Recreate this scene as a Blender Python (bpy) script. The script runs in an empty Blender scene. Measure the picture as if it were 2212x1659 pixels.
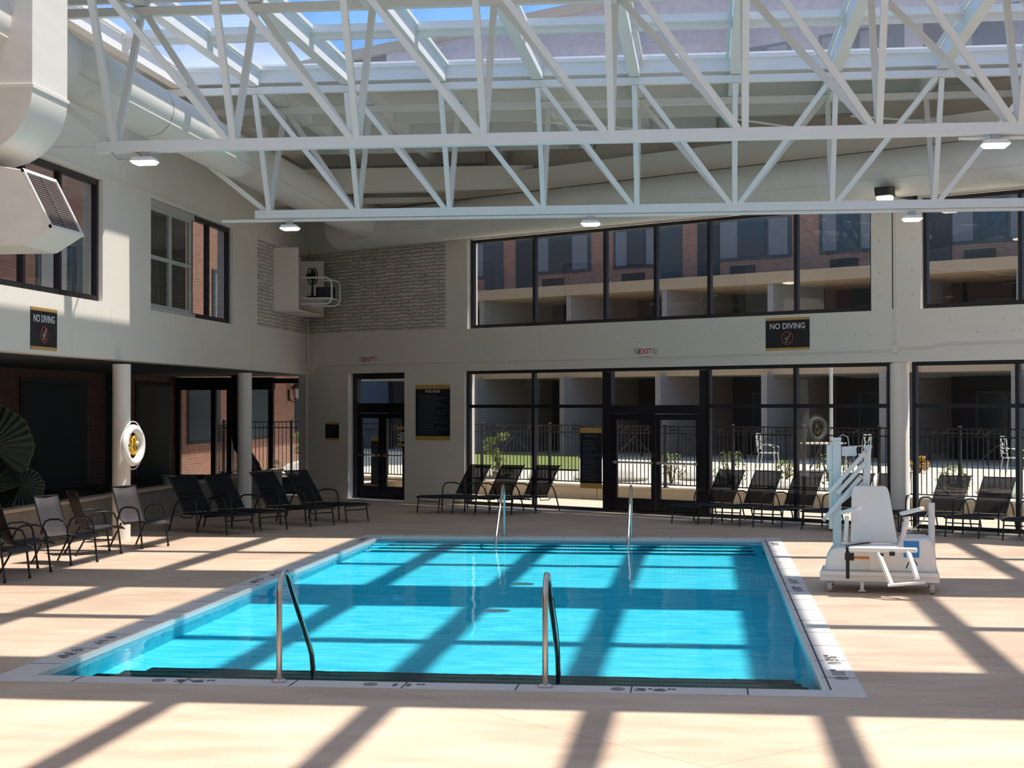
import bpy, bmesh, math, random
from mathutils import Vector, Matrix
random.seed(7)
SC = bpy.context.scene
COL = SC.collection
PI = math.pi
R = math.radians

# ------------------------------------------------------------------ materials
MATS = {}
def nodes(name):
    m = bpy.data.materials.new(name); m.use_nodes = True
    nt = m.node_tree; nt.nodes.clear()
    out = nt.nodes.new('ShaderNodeOutputMaterial')
    MATS[name] = m
    return m, nt, out
def N(nt, t, **kw):
    n = nt.nodes.new(t)
    for k, v in kw.items():
        if k in n.inputs: n.inputs[k].default_value = v
        else: setattr(n, k, v)
    return n
def pmat(name, col, rough=.6, metal=0., var=.08, scale=6., bump=0., bscale=60., stretch=(1,1,1), spec=.5, coat=0.):
    """painted / plain surface: base colour with a soft procedural variation and optional fine bump"""
    m, nt, out = nodes(name)
    b = N(nt, 'ShaderNodeBsdfPrincipled'); b.inputs['Roughness'].default_value = rough; b.inputs['Metallic'].default_value = metal
    b.inputs['Specular IOR Level'].default_value = spec
    b.inputs['Coat Weight'].default_value = coat
    tc = N(nt, 'ShaderNodeTexCoord'); mp = N(nt, 'ShaderNodeMapping'); mp.inputs['Scale'].default_value = stretch
    nt.links.new(tc.outputs['Object'], mp.inputs['Vector'])
    nz = N(nt, 'ShaderNodeTexNoise', Scale=scale, Detail=4.); nt.links.new(mp.outputs[0], nz.inputs['Vector'])
    mr = N(nt, 'ShaderNodeMapRange'); mr.inputs['To Min'].default_value = 1-var; mr.inputs['To Max'].default_value = 1+var
    nt.links.new(nz.outputs['Fac'], mr.inputs['Value'])
    mx = N(nt, 'ShaderNodeVectorMath', operation='SCALE'); mx.inputs[0].default_value = col[:3]
    nt.links.new(mr.outputs[0], mx.inputs['Scale']); nt.links.new(mx.outputs[0], b.inputs['Base Color'])
    if bump:
        n2 = N(nt, 'ShaderNodeTexNoise', Scale=bscale, Detail=3.); nt.links.new(mp.outputs[0], n2.inputs['Vector'])
        bp = N(nt, 'ShaderNodeBump', Strength=bump, Distance=.01); nt.links.new(n2.outputs['Fac'], bp.inputs['Height'])
        nt.links.new(bp.outputs[0], b.inputs['Normal'])
    nt.links.new(b.outputs[0], out.inputs[0])
    return m
def emit(name, col, s):
    m, nt, out = nodes(name); e = N(nt, 'ShaderNodeEmission', Strength=s); e.inputs[0].default_value = (*col, 1)
    nt.links.new(e.outputs[0], out.inputs[0]); return m
def schlick(nt, ior):
    r0 = 2*((ior-1)/(ior+1))**2
    lw = N(nt, 'ShaderNodeLayerWeight'); lw.inputs['Blend'].default_value = .5
    pw = N(nt, 'ShaderNodeMath', operation='POWER'); nt.links.new(lw.outputs['Facing'], pw.inputs[0]); pw.inputs[1].default_value = 4.5
    ma = N(nt, 'ShaderNodeMath', operation='MULTIPLY_ADD'); nt.links.new(pw.outputs[0], ma.inputs[0]); ma.inputs[1].default_value = 1-r0; ma.inputs[2].default_value = r0
    return ma
def thin(name, tint, ior=1.5, rough=0., wave=0., wscale=1.5, refl=1.):
    """thin pane: clear transmission plus a fresnel mirror, so daylight passes straight through"""
    m, nt, out = nodes(name)
    t = N(nt, 'ShaderNodeBsdfTransparent'); t.inputs[0].default_value = (*tint, 1)
    g = N(nt, 'ShaderNodeBsdfGlossy'); g.inputs['Roughness'].default_value = rough; g.inputs[0].default_value = (refl, refl, refl, 1)
    f = schlick(nt, ior); mx = N(nt, 'ShaderNodeMixShader')
    if wave:
        tc = N(nt, 'ShaderNodeTexCoord'); nz = N(nt, 'ShaderNodeTexNoise', Scale=wscale, Detail=1.)
        nt.links.new(tc.outputs['Object'], nz.inputs['Vector'])
        bp = N(nt, 'ShaderNodeBump', Strength=wave, Distance=.1); nt.links.new(nz.outputs['Fac'], bp.inputs['Height'])
        nt.links.new(bp.outputs[0], g.inputs['Normal'])
    nt.links.new(f.outputs[0], mx.inputs[0]); nt.links.new(t.outputs[0], mx.inputs[1]); nt.links.new(g.outputs[0], mx.inputs[2])
    nt.links.new(mx.outputs[0], out.inputs[0]); return m
def brickmat(name, c1, c2, mort, bw=.21, bh=.075, bump=.4, msize=.012, axis='X', rough=.85, bias=0., offset=.5):
    m, nt, out = nodes(name)
    b = N(nt, 'ShaderNodeBsdfPrincipled'); b.inputs['Roughness'].default_value = rough
    tc = N(nt, 'ShaderNodeTexCoord'); sx = N(nt, 'ShaderNodeSeparateXYZ'); cb = N(nt, 'ShaderNodeCombineXYZ')
    nt.links.new(tc.outputs['Object'], sx.inputs[0])
    ad = N(nt, 'ShaderNodeMath', operation='ADD')
    nt.links.new(sx.outputs['X'], ad.inputs[0]); nt.links.new(sx.outputs['Y'], ad.inputs[1])
    nt.links.new(ad.outputs[0], cb.inputs['X']); nt.links.new(sx.outputs['Z'], cb.inputs['Y'])
    br = N(nt, 'ShaderNodeTexBrick', Scale=1.); br.offset = offset
    br.inputs['Color1'].default_value = (*c1, 1); br.inputs['Color2'].default_value = (*c2, 1); br.inputs['Mortar'].default_value = (*mort, 1)
    br.inputs['Mortar Size'].default_value = msize; br.inputs['Brick Width'].default_value = bw; br.inputs['Row Height'].default_value = bh
    br.inputs['Bias'].default_value = bias
    nt.links.new(cb.outputs[0], br.inputs['Vector'])
    nz = N(nt, 'ShaderNodeTexNoise', Scale=3., Detail=5.); nt.links.new(tc.outputs['Object'], nz.inputs['Vector'])
    mr = N(nt, 'ShaderNodeMapRange'); mr.inputs['To Min'].default_value = .75; mr.inputs['To Max'].default_value = 1.25
    nt.links.new(nz.outputs['Fac'], mr.inputs['Value'])
    mx = N(nt, 'ShaderNodeVectorMath', operation='SCALE'); nt.links.new(br.outputs['Color'], mx.inputs[0]); nt.links.new(mr.outputs[0], mx.inputs['Scale'])
    nt.links.new(mx.outputs[0], b.inputs['Base Color'])
    bp = N(nt, 'ShaderNodeBump', Strength=bump, Distance=.01); bp.invert = True
    nt.links.new(br.outputs['Fac'], bp.inputs['Height']); nt.links.new(bp.outputs[0], b.inputs['Normal'])
    nt.links.new(b.outputs[0], out.inputs[0]); return m

WHITE = (.82, .77, .69)
pmat('wall_paint', WHITE, .75, var=.04, scale=1.2, bump=.15, bscale=40)
pmat('ceiling_paint', (.74, .735, .69), .7, var=.04, scale=2)
pmat('steel_white', (.84, .845, .83), .45, var=.03, scale=3)
pmat('duct_paint', (.78, .75, .69), .5, var=.10, scale=2.5, bump=.25, bscale=6, stretch=(1, .25, 1))
pmat('black_frame', (.012, .010, .014), .35, var=.1, scale=8)
pmat('black_metal', (.010, .009, .011), .4, var=.1, scale=8)
pmat('bronze_metal', (.035, .026, .024), .4, var=.1, scale=8)
pmat('coping_stone', (.66, .63, .60), .7, var=.07, scale=4, bump=.2, bscale=120)
pmat('dark_grout', (.05, .05, .055), .8)
pmat('marker_ink', (.14, .13, .13), .7)
pmat('icon_ink', (.30, .28, .28), .7)
pmat('steel', (.62, .56, .52), .22, metal=1., var=.05)
pmat('gold_paint', (.60, .36, .10), .5, var=.05)
pmat('sign_black', (.012, .013, .018), .45, var=.05)
pmat('letter_white', (.82, .82, .82), .5, var=.02)
pmat('letter_grey', (.10, .13, .16), .6, var=.02)
pmat('sign_red', (.45, .06, .05), .5, var=.03)
pmat('exit_red', (.65, .06, .04), .5, var=.03)
pmat('plastic_white', (.86, .85, .82), .35, var=.02)
pmat('lift_blue_white', (.70, .78, .80), .35, var=.02)
pmat('plastic_grey', (.50, .50, .48), .4, var=.04)
pmat('strap_black', (.01, .01, .012), .7)
pmat('sticker_blue', (.03, .24, .60), .4)
pmat('sticker_orange', (.75, .20, .03), .5)
pmat('rope_yellow', (.75, .48, .03), .6, var=.2, scale=30)
pmat('rope_white', (.80, .77, .70), .7)
pmat('wheel_grey', (.55, .50, .46), .4)
pmat('sling_taupe', (.036, .031, .035), .7, var=.08, scale=30)
pmat('leaf_dark', (.014, .030, .012), .5, var=.35, scale=6)
pmat('leaf_edge', (.22, .20, .06), .5)
pmat('leaf_shrub', (.21, .24, .055), .6, var=.4, scale=14)
pmat('leaf_gold', (.50, .28, .04), .6, var=.3, scale=14)
pmat('bark', (.10, .065, .04), .9)
pmat('rock', (.60, .56, .50), .9, var=.2, scale=5, bump=.6, bscale=12)
pmat('soil', (.05, .035, .025), .95, var=.3, scale=10)
pmat('concrete', (.44, .35, .26), .85, var=.10, scale=3, bump=.2, bscale=60)
pmat('patio', (.62, .54, .42), .85, var=.08, scale=2)
pmat('gravel', (.66, .60, .52), .95, var=.28, scale=9, bump=.8, bscale=30)
pmat('lawn', (.19, .23, .06), .9, var=.35, scale=18, bump=.6, bscale=60)
pmat('slab_tan', (.42, .30, .19), .8, var=.08, scale=3)
pmat('partition_paint', (.27, .245, .23), .8, var=.05)
pmat('facade_teal', (.045, .065, .075), .5, var=.1)
pmat('curtain', (.20, .205, .215), .9, var=.25, scale=8, stretch=(8, 1, .3))
pmat('window_blue', (.030, .055, .068), .2, var=.15, scale=1.5)
pmat('recess_dark', (.035, .038, .045), .8)  # on recess walls and covered walk ceiling, shade is put into this colour
pmat('ac_grille', (.015, .017, .02), .5)
pmat('dirt_pot', (.45, .43, .40), .8)
pmat('mirror_white', (.75, .75, .73), .3)
pmat('grille_brown', (.06, .042, .038), .5)
pmat('grille_slat', (.22, .17, .155), .5)
pmat('step_tile', (.006, .03, .05), .3)
pmat('step_top_dark', (.004, .014, .014), .4)
brickmat('brick_red', (.44, .17, .095), (.33, .12, .07), (.30, .24, .20))
brickmat('brick_mauve', (.46, .36, .36), (.40, .31, .31), (.42, .38, .38))
brickmat('brick_shaded', (.18, .065, .045), (.13, .05, .035), (.12, .09, .075))  # same wing brick with the covered walk's shade put into its colour
brickmat('block_wall', (.24, .20, .15), (.20, .165, .13), (.20, .17, .14), bw=.62, bh=.31, msize=.012, offset=.5)
emit('lamp_glow', (1., .86, .68), 9.)
thin('clear_glass', (.74, .77, .76), 1.5, wave=.05, wscale=.7, refl=.9)
thin('room_glass', (.55, .60, .62), 1.5)

def stone_veneer():
    m = brickmat('stone_veneer', (.76, .72, .65), (.60, .56, .50), (.40, .37, .32), bw=.42, bh=.085, bump=1., msize=.016, rough=.85, offset=.37)
    nt = m.node_tree; br = [n for n in nt.nodes if n.type == 'TEX_BRICK'][0]; src = br.inputs['Vector'].links[0].from_socket
    nz = N(nt, 'ShaderNodeTexNoise', Scale=5., Detail=3.); nt.links.new(src, nz.inputs['Vector'])
    sb = N(nt, 'ShaderNodeVectorMath', operation='SUBTRACT'); nt.links.new(nz.outputs['Color'], sb.inputs[0]); sb.inputs[1].default_value = (.5, .5, .5)
    ms = N(nt, 'ShaderNodeVectorMath', operation='MULTIPLY'); nt.links.new(sb.outputs[0], ms.inputs[0]); ms.inputs[1].default_value = (.25, .09, 0)
    ad = N(nt, 'ShaderNodeVectorMath', operation='ADD'); nt.links.new(src, ad.inputs[0]); nt.links.new(ms.outputs[0], ad.inputs[1])
    nt.links.new(ad.outputs[0], br.inputs['Vector'])
stone_veneer()

def deckmat():
    m, nt, out = nodes('deck_coating')
    b = N(nt, 'ShaderNodeBsdfPrincipled'); b.inputs['Roughness'].default_value = .55; b.inputs['Specular IOR Level'].default_value = .35
    tc = N(nt, 'ShaderNodeTexCoord')
    def nz(sc, det, stretch):
        mp = N(nt, 'ShaderNodeMapping'); mp.inputs['Scale'].default_value = stretch
        nt.links.new(tc.outputs['Object'], mp.inputs['Vector'])
        n = N(nt, 'ShaderNodeTexNoise', Scale=sc, Detail=det); nt.links.new(mp.outputs[0], n.inputs['Vector']); return n.outputs['Fac']
    a = nz(1.6, 4., (.7, 1.9, 1)); s = nz(55., 3., (1, 1, 1)); w = nz(.5, 2., (1, 1, 1))  # stretched noise: mottled light from the skylights put into the deck colour
    sm = N(nt, 'ShaderNodeMath', operation='ADD'); nt.links.new(a, sm.inputs[0]); nt.links.new(w, sm.inputs[1])
    s2 = N(nt, 'ShaderNodeMath', operation='MULTIPLY_ADD'); nt.links.new(s, s2.inputs[0]); s2.inputs[1].default_value = .7; nt.links.new(sm.outputs[0], s2.inputs[2])
    mr = N(nt, 'ShaderNodeMapRange'); mr.inputs['From Min'].default_value = 1.08; mr.inputs['From Max'].default_value = 1.62
    nt.links.new(s2.outputs[0], mr.inputs['Value'])
    cr = N(nt, 'ShaderNodeMix'); cr.data_type = 'RGBA'
    cr.inputs[6].default_value = (.49, .352, .258, 1); cr.inputs[7].default_value = (.65, .515, .39, 1)
    nt.links.new(mr.outputs[0], cr.inputs[0])
    # saw-cut joints on the diagonal
    sx = N(nt, 'ShaderNodeSeparateXYZ'); nt.links.new(tc.outputs['Object'], sx.inputs[0])
    fac = None
    for op in ('ADD', 'SUBTRACT'):
        q = N(nt, 'ShaderNodeMath', operation=op); nt.links.new(sx.outputs['X'], q.inputs[0]); nt.links.new(sx.outputs['Y'], q.inputs[1])
        q2 = N(nt, 'ShaderNodeMath', operation='PINGPONG'); nt.links.new(q.outputs[0], q2.inputs[0]); q2.inputs[1].default_value = 2.6
        q3 = N(nt, 'ShaderNodeMath', operation='LESS_THAN'); nt.links.new(q2.outputs[0], q3.inputs[0]); q3.inputs[1].default_value = .012
        if fac is None: fac = q3.outputs[0]
        else:
            q4 = N(nt, 'ShaderNodeMath', operation='MAXIMUM'); nt.links.new(fac, q4.inputs[0]); nt.links.new(q3.outputs[0], q4.inputs[1]); fac = q4.outputs[0]
    q5 = N(nt, 'ShaderNodeMath', operation='MULTIPLY'); nt.links.new(fac, q5.inputs[0]); q5.inputs[1].default_value = .35
    c2 = N(nt, 'ShaderNodeMix'); c2.data_type = 'RGBA'; c2.inputs[7].default_value = (.22, .14, .10, 1)
    nt.links.new(q5.outputs[0], c2.inputs[0]); nt.links.new(cr.outputs[2], c2.inputs[6])
    nt.links.new(c2.outputs[2], b.inputs['Base Color'])
    bp = N(nt, 'ShaderNodeBump', Strength=.25, Distance=.004); nt.links.new(s, bp.inputs['Height']); nt.links.new(bp.outputs[0], b.inputs['Normal'])
    nt.links.new(b.outputs[0], out.inputs[0])
deckmat()

def watermat():
    m, nt, out = nodes('pool_water')
    g = N(nt, 'ShaderNodeBsdfRefraction', IOR=1.333); g.inputs['Roughness'].default_value = 0.; g.inputs[0].default_value = (.93, 1, 1, 1)
    gl = N(nt, 'ShaderNodeBsdfGlossy'); gl.inputs['Roughness'].default_value = .02
    f = N(nt, 'ShaderNodeFresnel', IOR=1.333); mx = N(nt, 'ShaderNodeMixShader')
    tc = N(nt, 'ShaderNodeTexCoord'); mp = N(nt, 'ShaderNodeMapping'); mp.inputs['Scale'].default_value = (.8, 2.6, 1)
    nt.links.new(tc.outputs['Object'], mp.inputs['Vector'])
    nz = N(nt, 'ShaderNodeTexNoise', Scale=2.2, Detail=3.); nt.links.new(mp.outputs[0], nz.inputs['Vector'])
    bp = N(nt, 'ShaderNodeBump', Strength=.10, Distance=.02); nt.links.new(nz.outputs['Fac'], bp.inputs['Height'])
    for q in (g, gl): nt.links.new(bp.outputs[0], q.inputs['Normal'])
    nt.links.new(bp.outputs[0], f.inputs['Normal'])
    ge = N(nt, 'ShaderNodeNewGeometry'); bk = N(nt, 'ShaderNodeMapRange'); bk.inputs['To Min'].default_value = .62; bk.inputs['To Max'].default_value = 1.; nt.links.new(ge.outputs['Backfacing'], bk.inputs['Value'])
    sc = N(nt, 'ShaderNodeMath', operation='MULTIPLY'); nt.links.new(bk.outputs[0], sc.inputs[1]); nt.links.new(f.outputs[0], sc.inputs[0])
    nt.links.new(sc.outputs[0], mx.inputs[0]); nt.links.new(g.outputs[0], mx.inputs[1]); nt.links.new(gl.outputs[0], mx.inputs[2])
    nt.links.new(mx.outputs[0], out.inputs[0]); return m
watermat()

def plastermat():
    m, nt, out = nodes('pool_plaster')
    b = N(nt, 'ShaderNodeBsdfPrincipled'); b.inputs['Roughness'].default_value = .7
    tc = N(nt, 'ShaderNodeTexCoord'); mp = N(nt, 'ShaderNodeMapping'); mp.inputs['Scale'].default_value = (.8, 2.8, 1)
    nt.links.new(tc.outputs['Object'], mp.inputs['Vector'])
    nz = N(nt, 'ShaderNodeTexNoise', Scale=2.5, Detail=6., Distortion=.6); nt.links.new(mp.outputs[0], nz.inputs['Vector'])
    mr = N(nt, 'ShaderNodeMapRange'); mr.inputs['From Min'].default_value = .3; mr.inputs['From Max'].default_value = .7
    nt.links.new(nz.outputs['Fac'], mr.inputs['Value'])
    cr = N(nt, 'ShaderNodeMix'); cr.data_type = 'RGBA'
    cr.inputs[6].default_value = (.005, .48, .68, 1); cr.inputs[7].default_value = (.08, .66, .80, 1)  # pale streaks of light in the water put into the plaster colour
    nt.links.new(mr.outputs[0], cr.inputs[0]); nt.links.new(cr.outputs[2], b.inputs['Base Color'])
    nt.links.new(b.outputs[0], out.inputs[0])
plastermat()

def slingmat():
    m, nt, out = nodes('sling_black')
    b = N(nt, 'ShaderNodeBsdfPrincipled'); b.inputs['Base Color'].default_value = (.008, .008, .011, 1); b.inputs['Roughness'].default_value = .8; b.inputs['Specular IOR Level'].default_value = .2
    t = N(nt, 'ShaderNodeBsdfTransparent'); mx = N(nt, 'ShaderNodeMixShader')
    tc = N(nt, 'ShaderNodeTexCoord'); ck = N(nt, 'ShaderNodeTexNoise', Scale=200., Detail=1.); nt.links.new(tc.outputs['Object'], ck.inputs['Vector'])
    mr = N(nt, 'ShaderNodeMapRange'); mr.inputs['To Min'].default_value = .91; mr.inputs['To Max'].default_value = 1.
    nt.links.new(ck.outputs['Fac'], mr.inputs['Value']); nt.links.new(mr.outputs[0], mx.inputs[0])
    nt.links.new(t.outputs[0], mx.inputs[1]); nt.links.new(b.outputs[0], mx.inputs[2]); nt.links.new(mx.outputs[0], out.inputs[0])
slingmat()

# ------------------------------------------------------------------ mesh builder
def frame_from(d, up=Vector((0, 0, 1))):
    d = d.normalized(); s = d.cross(up)
    if s.length < 1e-4: s = d.cross(Vector((1, 0, 0)))
    s.normalize(); return s, s.cross(d)
class MB:
    def __init__(self): self.v = []; self.f = []; self.m = []; self.mi = 0
    def _add(self, vs, fs):
        o = len(self.v); self.v += [tuple(p) for p in vs]; self.f += [tuple(i+o for i in f) for f in fs]; self.m += [self.mi]*len(fs); return self
    def hexa(self, p):   # 8 points: bottom ring 0-3, top ring 4-7
        return self._add(p, [(3, 2, 1, 0), (4, 5, 6, 7), (0, 1, 5, 4), (1, 2, 6, 5), (2, 3, 7, 6), (3, 0, 4, 7)])
    def box(self, x0, x1, y0, y1, z0, z1):
        return self.hexa([(x0, y0, z0), (x1, y0, z0), (x1, y1, z0), (x0, y1, z0), (x0, y0, z1), (x1, y0, z1), (x1, y1, z1), (x0, y1, z1)])
    def bar(self, p, q, w, h=None, up=Vector((0, 0, 1))):
        h = h or w; p = Vector(p); q = Vector(q); s, u = frame_from(q-p, Vector(up)); s = s*w/2; u = u*h/2
        return self.hexa([p-s-u, p+s-u, p+s+u, p-s+u, q-s-u, q+s-u, q+s+u, q-s+u])
    def tube(self, path, r, n=8, cap=True, closed=False):
        P = [Vector(p) for p in path]; rs = r if isinstance(r, (list, tuple)) else [r]*len(P)
        vs = []; prev = None; L = len(P)
        for i, p in enumerate(P):
            a = P[(i-1) % L] if (closed or i > 0) else P[i]; b = P[(i+1) % L] if (closed or i < L-1) else P[i]
            d = (b-a)
            if d.length < 1e-7: d = Vector((0, 0, 1))
            d.normalize()
            if prev is None: s, u = frame_from(d)
            else:
                s = prev - d*prev.dot(d)
                if s.length < 1e-5: s, u = frame_from(d)
                s.normalize(); u = s.cross(d)
            prev = s.copy()
            for k in range(n):
                t = 2*PI*k/n; vs.append(p + (s*math.cos(t)+u*math.sin(t))*rs[i])
        fs = []
        for i in range(L if closed else L-1):
            j = (i+1) % L
            for k in range(n):
                fs.append((i*n+k, i*n+(k+1) % n, j*n+(k+1) % n, j*n+k))
        if cap and not closed: fs += [tuple(range(n-1, -1, -1)), tuple(range((L-1)*n, L*n))]
        return self._add(vs, fs)
    def lathe(self, prof, c=(0, 0, 0), n=24):    # prof: (radius, z)
        vs = []; c = Vector(c)
        for r, z in prof:
            for k in range(n): t = 2*PI*k/n; vs.append(c+Vector((r*math.cos(t), r*math.sin(t), z)))
        fs = []
        for i in range(len(prof)-1):
            for k in range(n): fs.append((i*n+k, i*n+(k+1) % n, (i+1)*n+(k+1) % n, (i+1)*n+k))
        fs += [tuple(range(n-1, -1, -1)), tuple(range((len(prof)-1)*n, len(prof)*n))]
        return self._add(vs, fs)
    def prism(self, poly, a, b, f):   # poly 2D points, f maps (p, q, t) to 3D with t in {a, b}
        n = len(poly); vs = [f(p, q, a) for p, q in poly]+[f(p, q, b) for p, q in poly]
        return self._add(vs, [tuple(range(n-1, -1, -1)), tuple(range(n, 2*n))]+[(i, (i+1) % n, n+(i+1) % n, n+i) for i in range(n)])
    def sheet(self, rows):   # grid of points
        n = len(rows[0]); vs = [p for r in rows for p in r]
        return self._add(vs, [(i*n+k, i*n+k+1, (i+1)*n+k+1, (i+1)*n+k) for i in range(len(rows)-1) for k in range(n-1)])
    def ball(self, c, r, n=10, sq=(1, 1, 1), jit=0., rnd=None):
        c = Vector(c); vs = []; m = n//2
        for i in range(1, m):
            ph = PI*i/m
            for k in range(n):
                t = 2*PI*k/n; j = 1+(rnd.uniform(-jit, jit) if rnd else 0)
                vs.append(c+Vector((math.sin(ph)*math.cos(t)*sq[0], math.sin(ph)*math.sin(t)*sq[1], math.cos(ph)*sq[2]))*r*j)
        vs += [c+Vector((0, 0, r*sq[2])), c-Vector((0, 0, r*sq[2]))]
        fs = []
        for i in range(m-2):
            for k in range(n): fs.append((i*n+k, (i+1)*n+k, (i+1)*n+(k+1) % n, i*n+(k+1) % n))
        T = (m-1)*n
        fs += [(T, k, (k+1) % n) for k in range(n)]+[(T+1, (m-2)*n+(k+1) % n, (m-2)*n+k) for k in range(n)]
        return self._add(vs, fs)
    def build(self, name, mat, parent=None, smooth=False, bevel=0., solid=0., sub=0):
        me = bpy.data.meshes.new(name); me.from_pydata(self.v, [], self.f)
        for q in (mat if isinstance(mat, (list, tuple)) else [mat]): me.materials.append(MATS[q])
        for i, p in enumerate(me.polygons): p.material_index = self.m[i]
        me.validate(); 
        bm = bmesh.new(); bm.from_mesh(me); bmesh.ops.recalc_face_normals(bm, faces=bm.faces)
        bm.to_mesh(me); bm.free()
        if smooth:
            me.polygons.foreach_set('use_smooth', [True]*len(me.polygons))
            try: me.set_sharp_from_angle(angle=R(40))
            except Exception: pass
        o = bpy.data.objects.new(name, me); COL.objects.link(o)
        if parent is not None: o.parent = parent
        if solid: s = o.modifiers.new('thick', 'SOLIDIFY'); s.thickness = solid; s.offset = 0
        if bevel: b = o.modifiers.new('edge', 'BEVEL'); b.width = bevel; b.segments = 2; b.limit_method = 'ANGLE'
        if sub: s = o.modifiers.new('sub', 'SUBSURF'); s.levels = sub; s.render_levels = sub
        return o
def tag(o, label=None, cat=None, group=None, kind=None):
    if label: o['label'] = label
    if cat: o['category'] = cat
    if group: o['group'] = group
    if kind: o['kind'] = kind
    return o
def thing(name, label, cat, loc=(0, 0, 0), rz=0., group=None, kind=None):
    o = bpy.data.objects.new(name, None); COL.objects.link(o); o.empty_display_size = .1
    o.location = loc; o.rotation_euler = (0, 0, rz)
    return tag(o, label, cat, group, kind)
def kids(o): return [c for c in bpy.data.objects if c.parent == o]
def copy_tree(o, parent=None, ch=None):
    c = o.copy(); COL.objects.link(c); c.parent = parent
    for k in kids(o): copy_tree(k, c)
    return c
def clone(o, label, loc, rz=0., group=None):
    c = copy_tree(o); c.location = loc; c.rotation_euler = (0, 0, rz); c['label'] = label
    if group: c['group'] = group
    return c
def text(s, size, mat, parent, loc, rot=(PI/2, 0, 0), name='lettering', sx=1., align='CENTER', ext=.001, bold=0.):
    cu = bpy.data.curves.new(name, 'FONT'); cu.body = s; cu.size = size; cu.align_x = align; cu.align_y = 'CENTER'; cu.extrude = ext; cu.offset = bold
    tmp = bpy.data.objects.new('tmp', cu); COL.objects.link(tmp)
    dg = bpy.context.evaluated_depsgraph_get(); me = bpy.data.meshes.new_from_object(tmp.evaluated_get(dg))
    bpy.data.objects.remove(tmp); bpy.data.curves.remove(cu)
    me.materials.clear(); me.materials.append(MATS[mat]); me.name = name
    o = bpy.data.objects.new(name, me); COL.objects.link(o); o.parent = parent
    o.location = loc; o.rotation_euler = rot; o.scale = (sx, 1, 1); return o

# ------------------------------------------------------------------ frames of the two walls
ANG = R(34.5)
U = Vector((math.cos(ANG), -math.sin(ANG), 0)); NIN = Vector((-math.sin(ANG), -math.cos(ANG), 0))
C0 = Vector((-10.08, 40.348, 0)); BR = -ANG
LX = -10.08
def BW(u, d=0., z=0.):       # back wall: u along it from the corner, d outwards through the wall, z up
    return C0+U*u-NIN*d+Vector((0, 0, z))
def LW(y, d=0., z=0.):       # left wall: y along it, d outwards
    return Vector((LX-d, y, z))
LR = PI/2
ROOM_R, ROOM_F = 13.0, -4.0      # right wall X, wall behind the camera Y
# ------------------------------------------------------------------ room shell
def structure(o, label=None): o['kind'] = 'structure'; 
PX0, PX1, PY0, PY1 = -5.71, .95, 13.28, 28.04      # pool opening
CW = .30
# floor with the pool opening (deck runs to the walls)
b = MB()
ycorner = C0.y-math.tan(ANG)*(ROOM_R-LX)
HX0, HX1, HY0, HY1 = PX0-CW, PX1+CW, PY0-CW, PY1+CW
def slab(poly, z0, z1): b.prism(poly, z0, z1, lambda p, q, t: (p, q, t))
yb = lambda x: C0.y-math.tan(ANG)*(x-LX)
slab([(-14.0, ROOM_F), (HX0, ROOM_F), (HX0, yb(HX0)), (-14.0, yb(-10.08)+2.69)], -.12, 0)
slab([(HX1, ROOM_F), (ROOM_R, ROOM_F), (ROOM_R, yb(ROOM_R)), (HX1, yb(HX1))], -.12, 0)
slab([(HX0, ROOM_F), (HX1, ROOM_F), (HX1, HY0), (HX0, HY0)], -.12, 0)
slab([(HX0, HY1), (HX1, HY1), (HX1, yb(HX1)), (HX0, yb(HX0))], -.12, 0)
o = b.build('floor', 'deck_coating'); structure(o)

# pool
pool = thing('swimming_pool', 'rectangular sunlit turquoise swimming pool set in the tan deck', 'swimming pool', ((PX0+PX1)/2, (PY0+PY1)/2, 0))
def loc(o): return o
def PB(): return MB()
ox, oy = -(PX0+PX1)/2, -(PY0+PY1)/2
def shift(bb):
    bb.v = [(x+ox, y+oy, z) for x, y, z in bb.v]; return bb
D = 1.15
b = PB(); t = .2
b.box(PX0-t, PX1+t, PY0-t, PY1+t, -D-t, -D)
b.box(PX0-t, PX0, PY0-t, PY1+t, -D, -.06); b.box(PX1, PX1+t, PY0-t, PY1+t, -D, -.06)
b.box(PX0, PX1, PY0-t, PY0, -D, -.06); b.box(PX0, PX1, PY1, PY1+t, -D, -.06)
basin = shift(b).build('basin', 'pool_plaster', pool)
b = PB(); e = .0
for x0, x1, y0, y1 in ((HX0, PX0, HY0, HY1), (PX1, HX1, HY0, HY1), (PX0, PX1, HY0, PY0), (PX0, PX1, PY1, HY1)):
    b.box(x0, x1, y0, y1, -.06, .006)
coping = shift(b).build('coping', 'coping_stone', pool, bevel=.004)
b = PB()
yy = HY0+.9
while yy < HY1-.5:
    b.box(HX0+.004, PX0-.002, yy-.006, yy+.006, .002, .0075); b.box(PX1+.002, HX1-.004, yy-.006, yy+.006, .002, .0075); yy += .915
xx = PX0+.45
while xx < PX1:
    b.box(xx-.006, xx+.006, HY0+.004, PY0-.002, .002, .0075); b.box(xx-.006, xx+.006, PY1+.002, HY1-.004, .002, .0075); xx += .93
b.box(PX1+.03, PX1+.045, PY0, PY1, .002, .0075)
shift(b).build('coping_joint', 'dark_grout', pool)
b = PB()     # white overflow lip
for x0, x1, y0, y1 in ((PX0, PX0+.018, PY0, PY1), (PX1-.03, PX1, PY0, PY1), (PX0, PX1, PY1-.04, PY1)):
    b.box(x0, x1, y0, y1, -.055, .004)
shift(b).build('gutter_lip', 'mirror_white', pool)
b = PB(); b.box(PX0, PX1, PY0, PY0+.012, -.10, -.005); shift(b).build('edge_tile', 'plastic_grey', pool)
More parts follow.
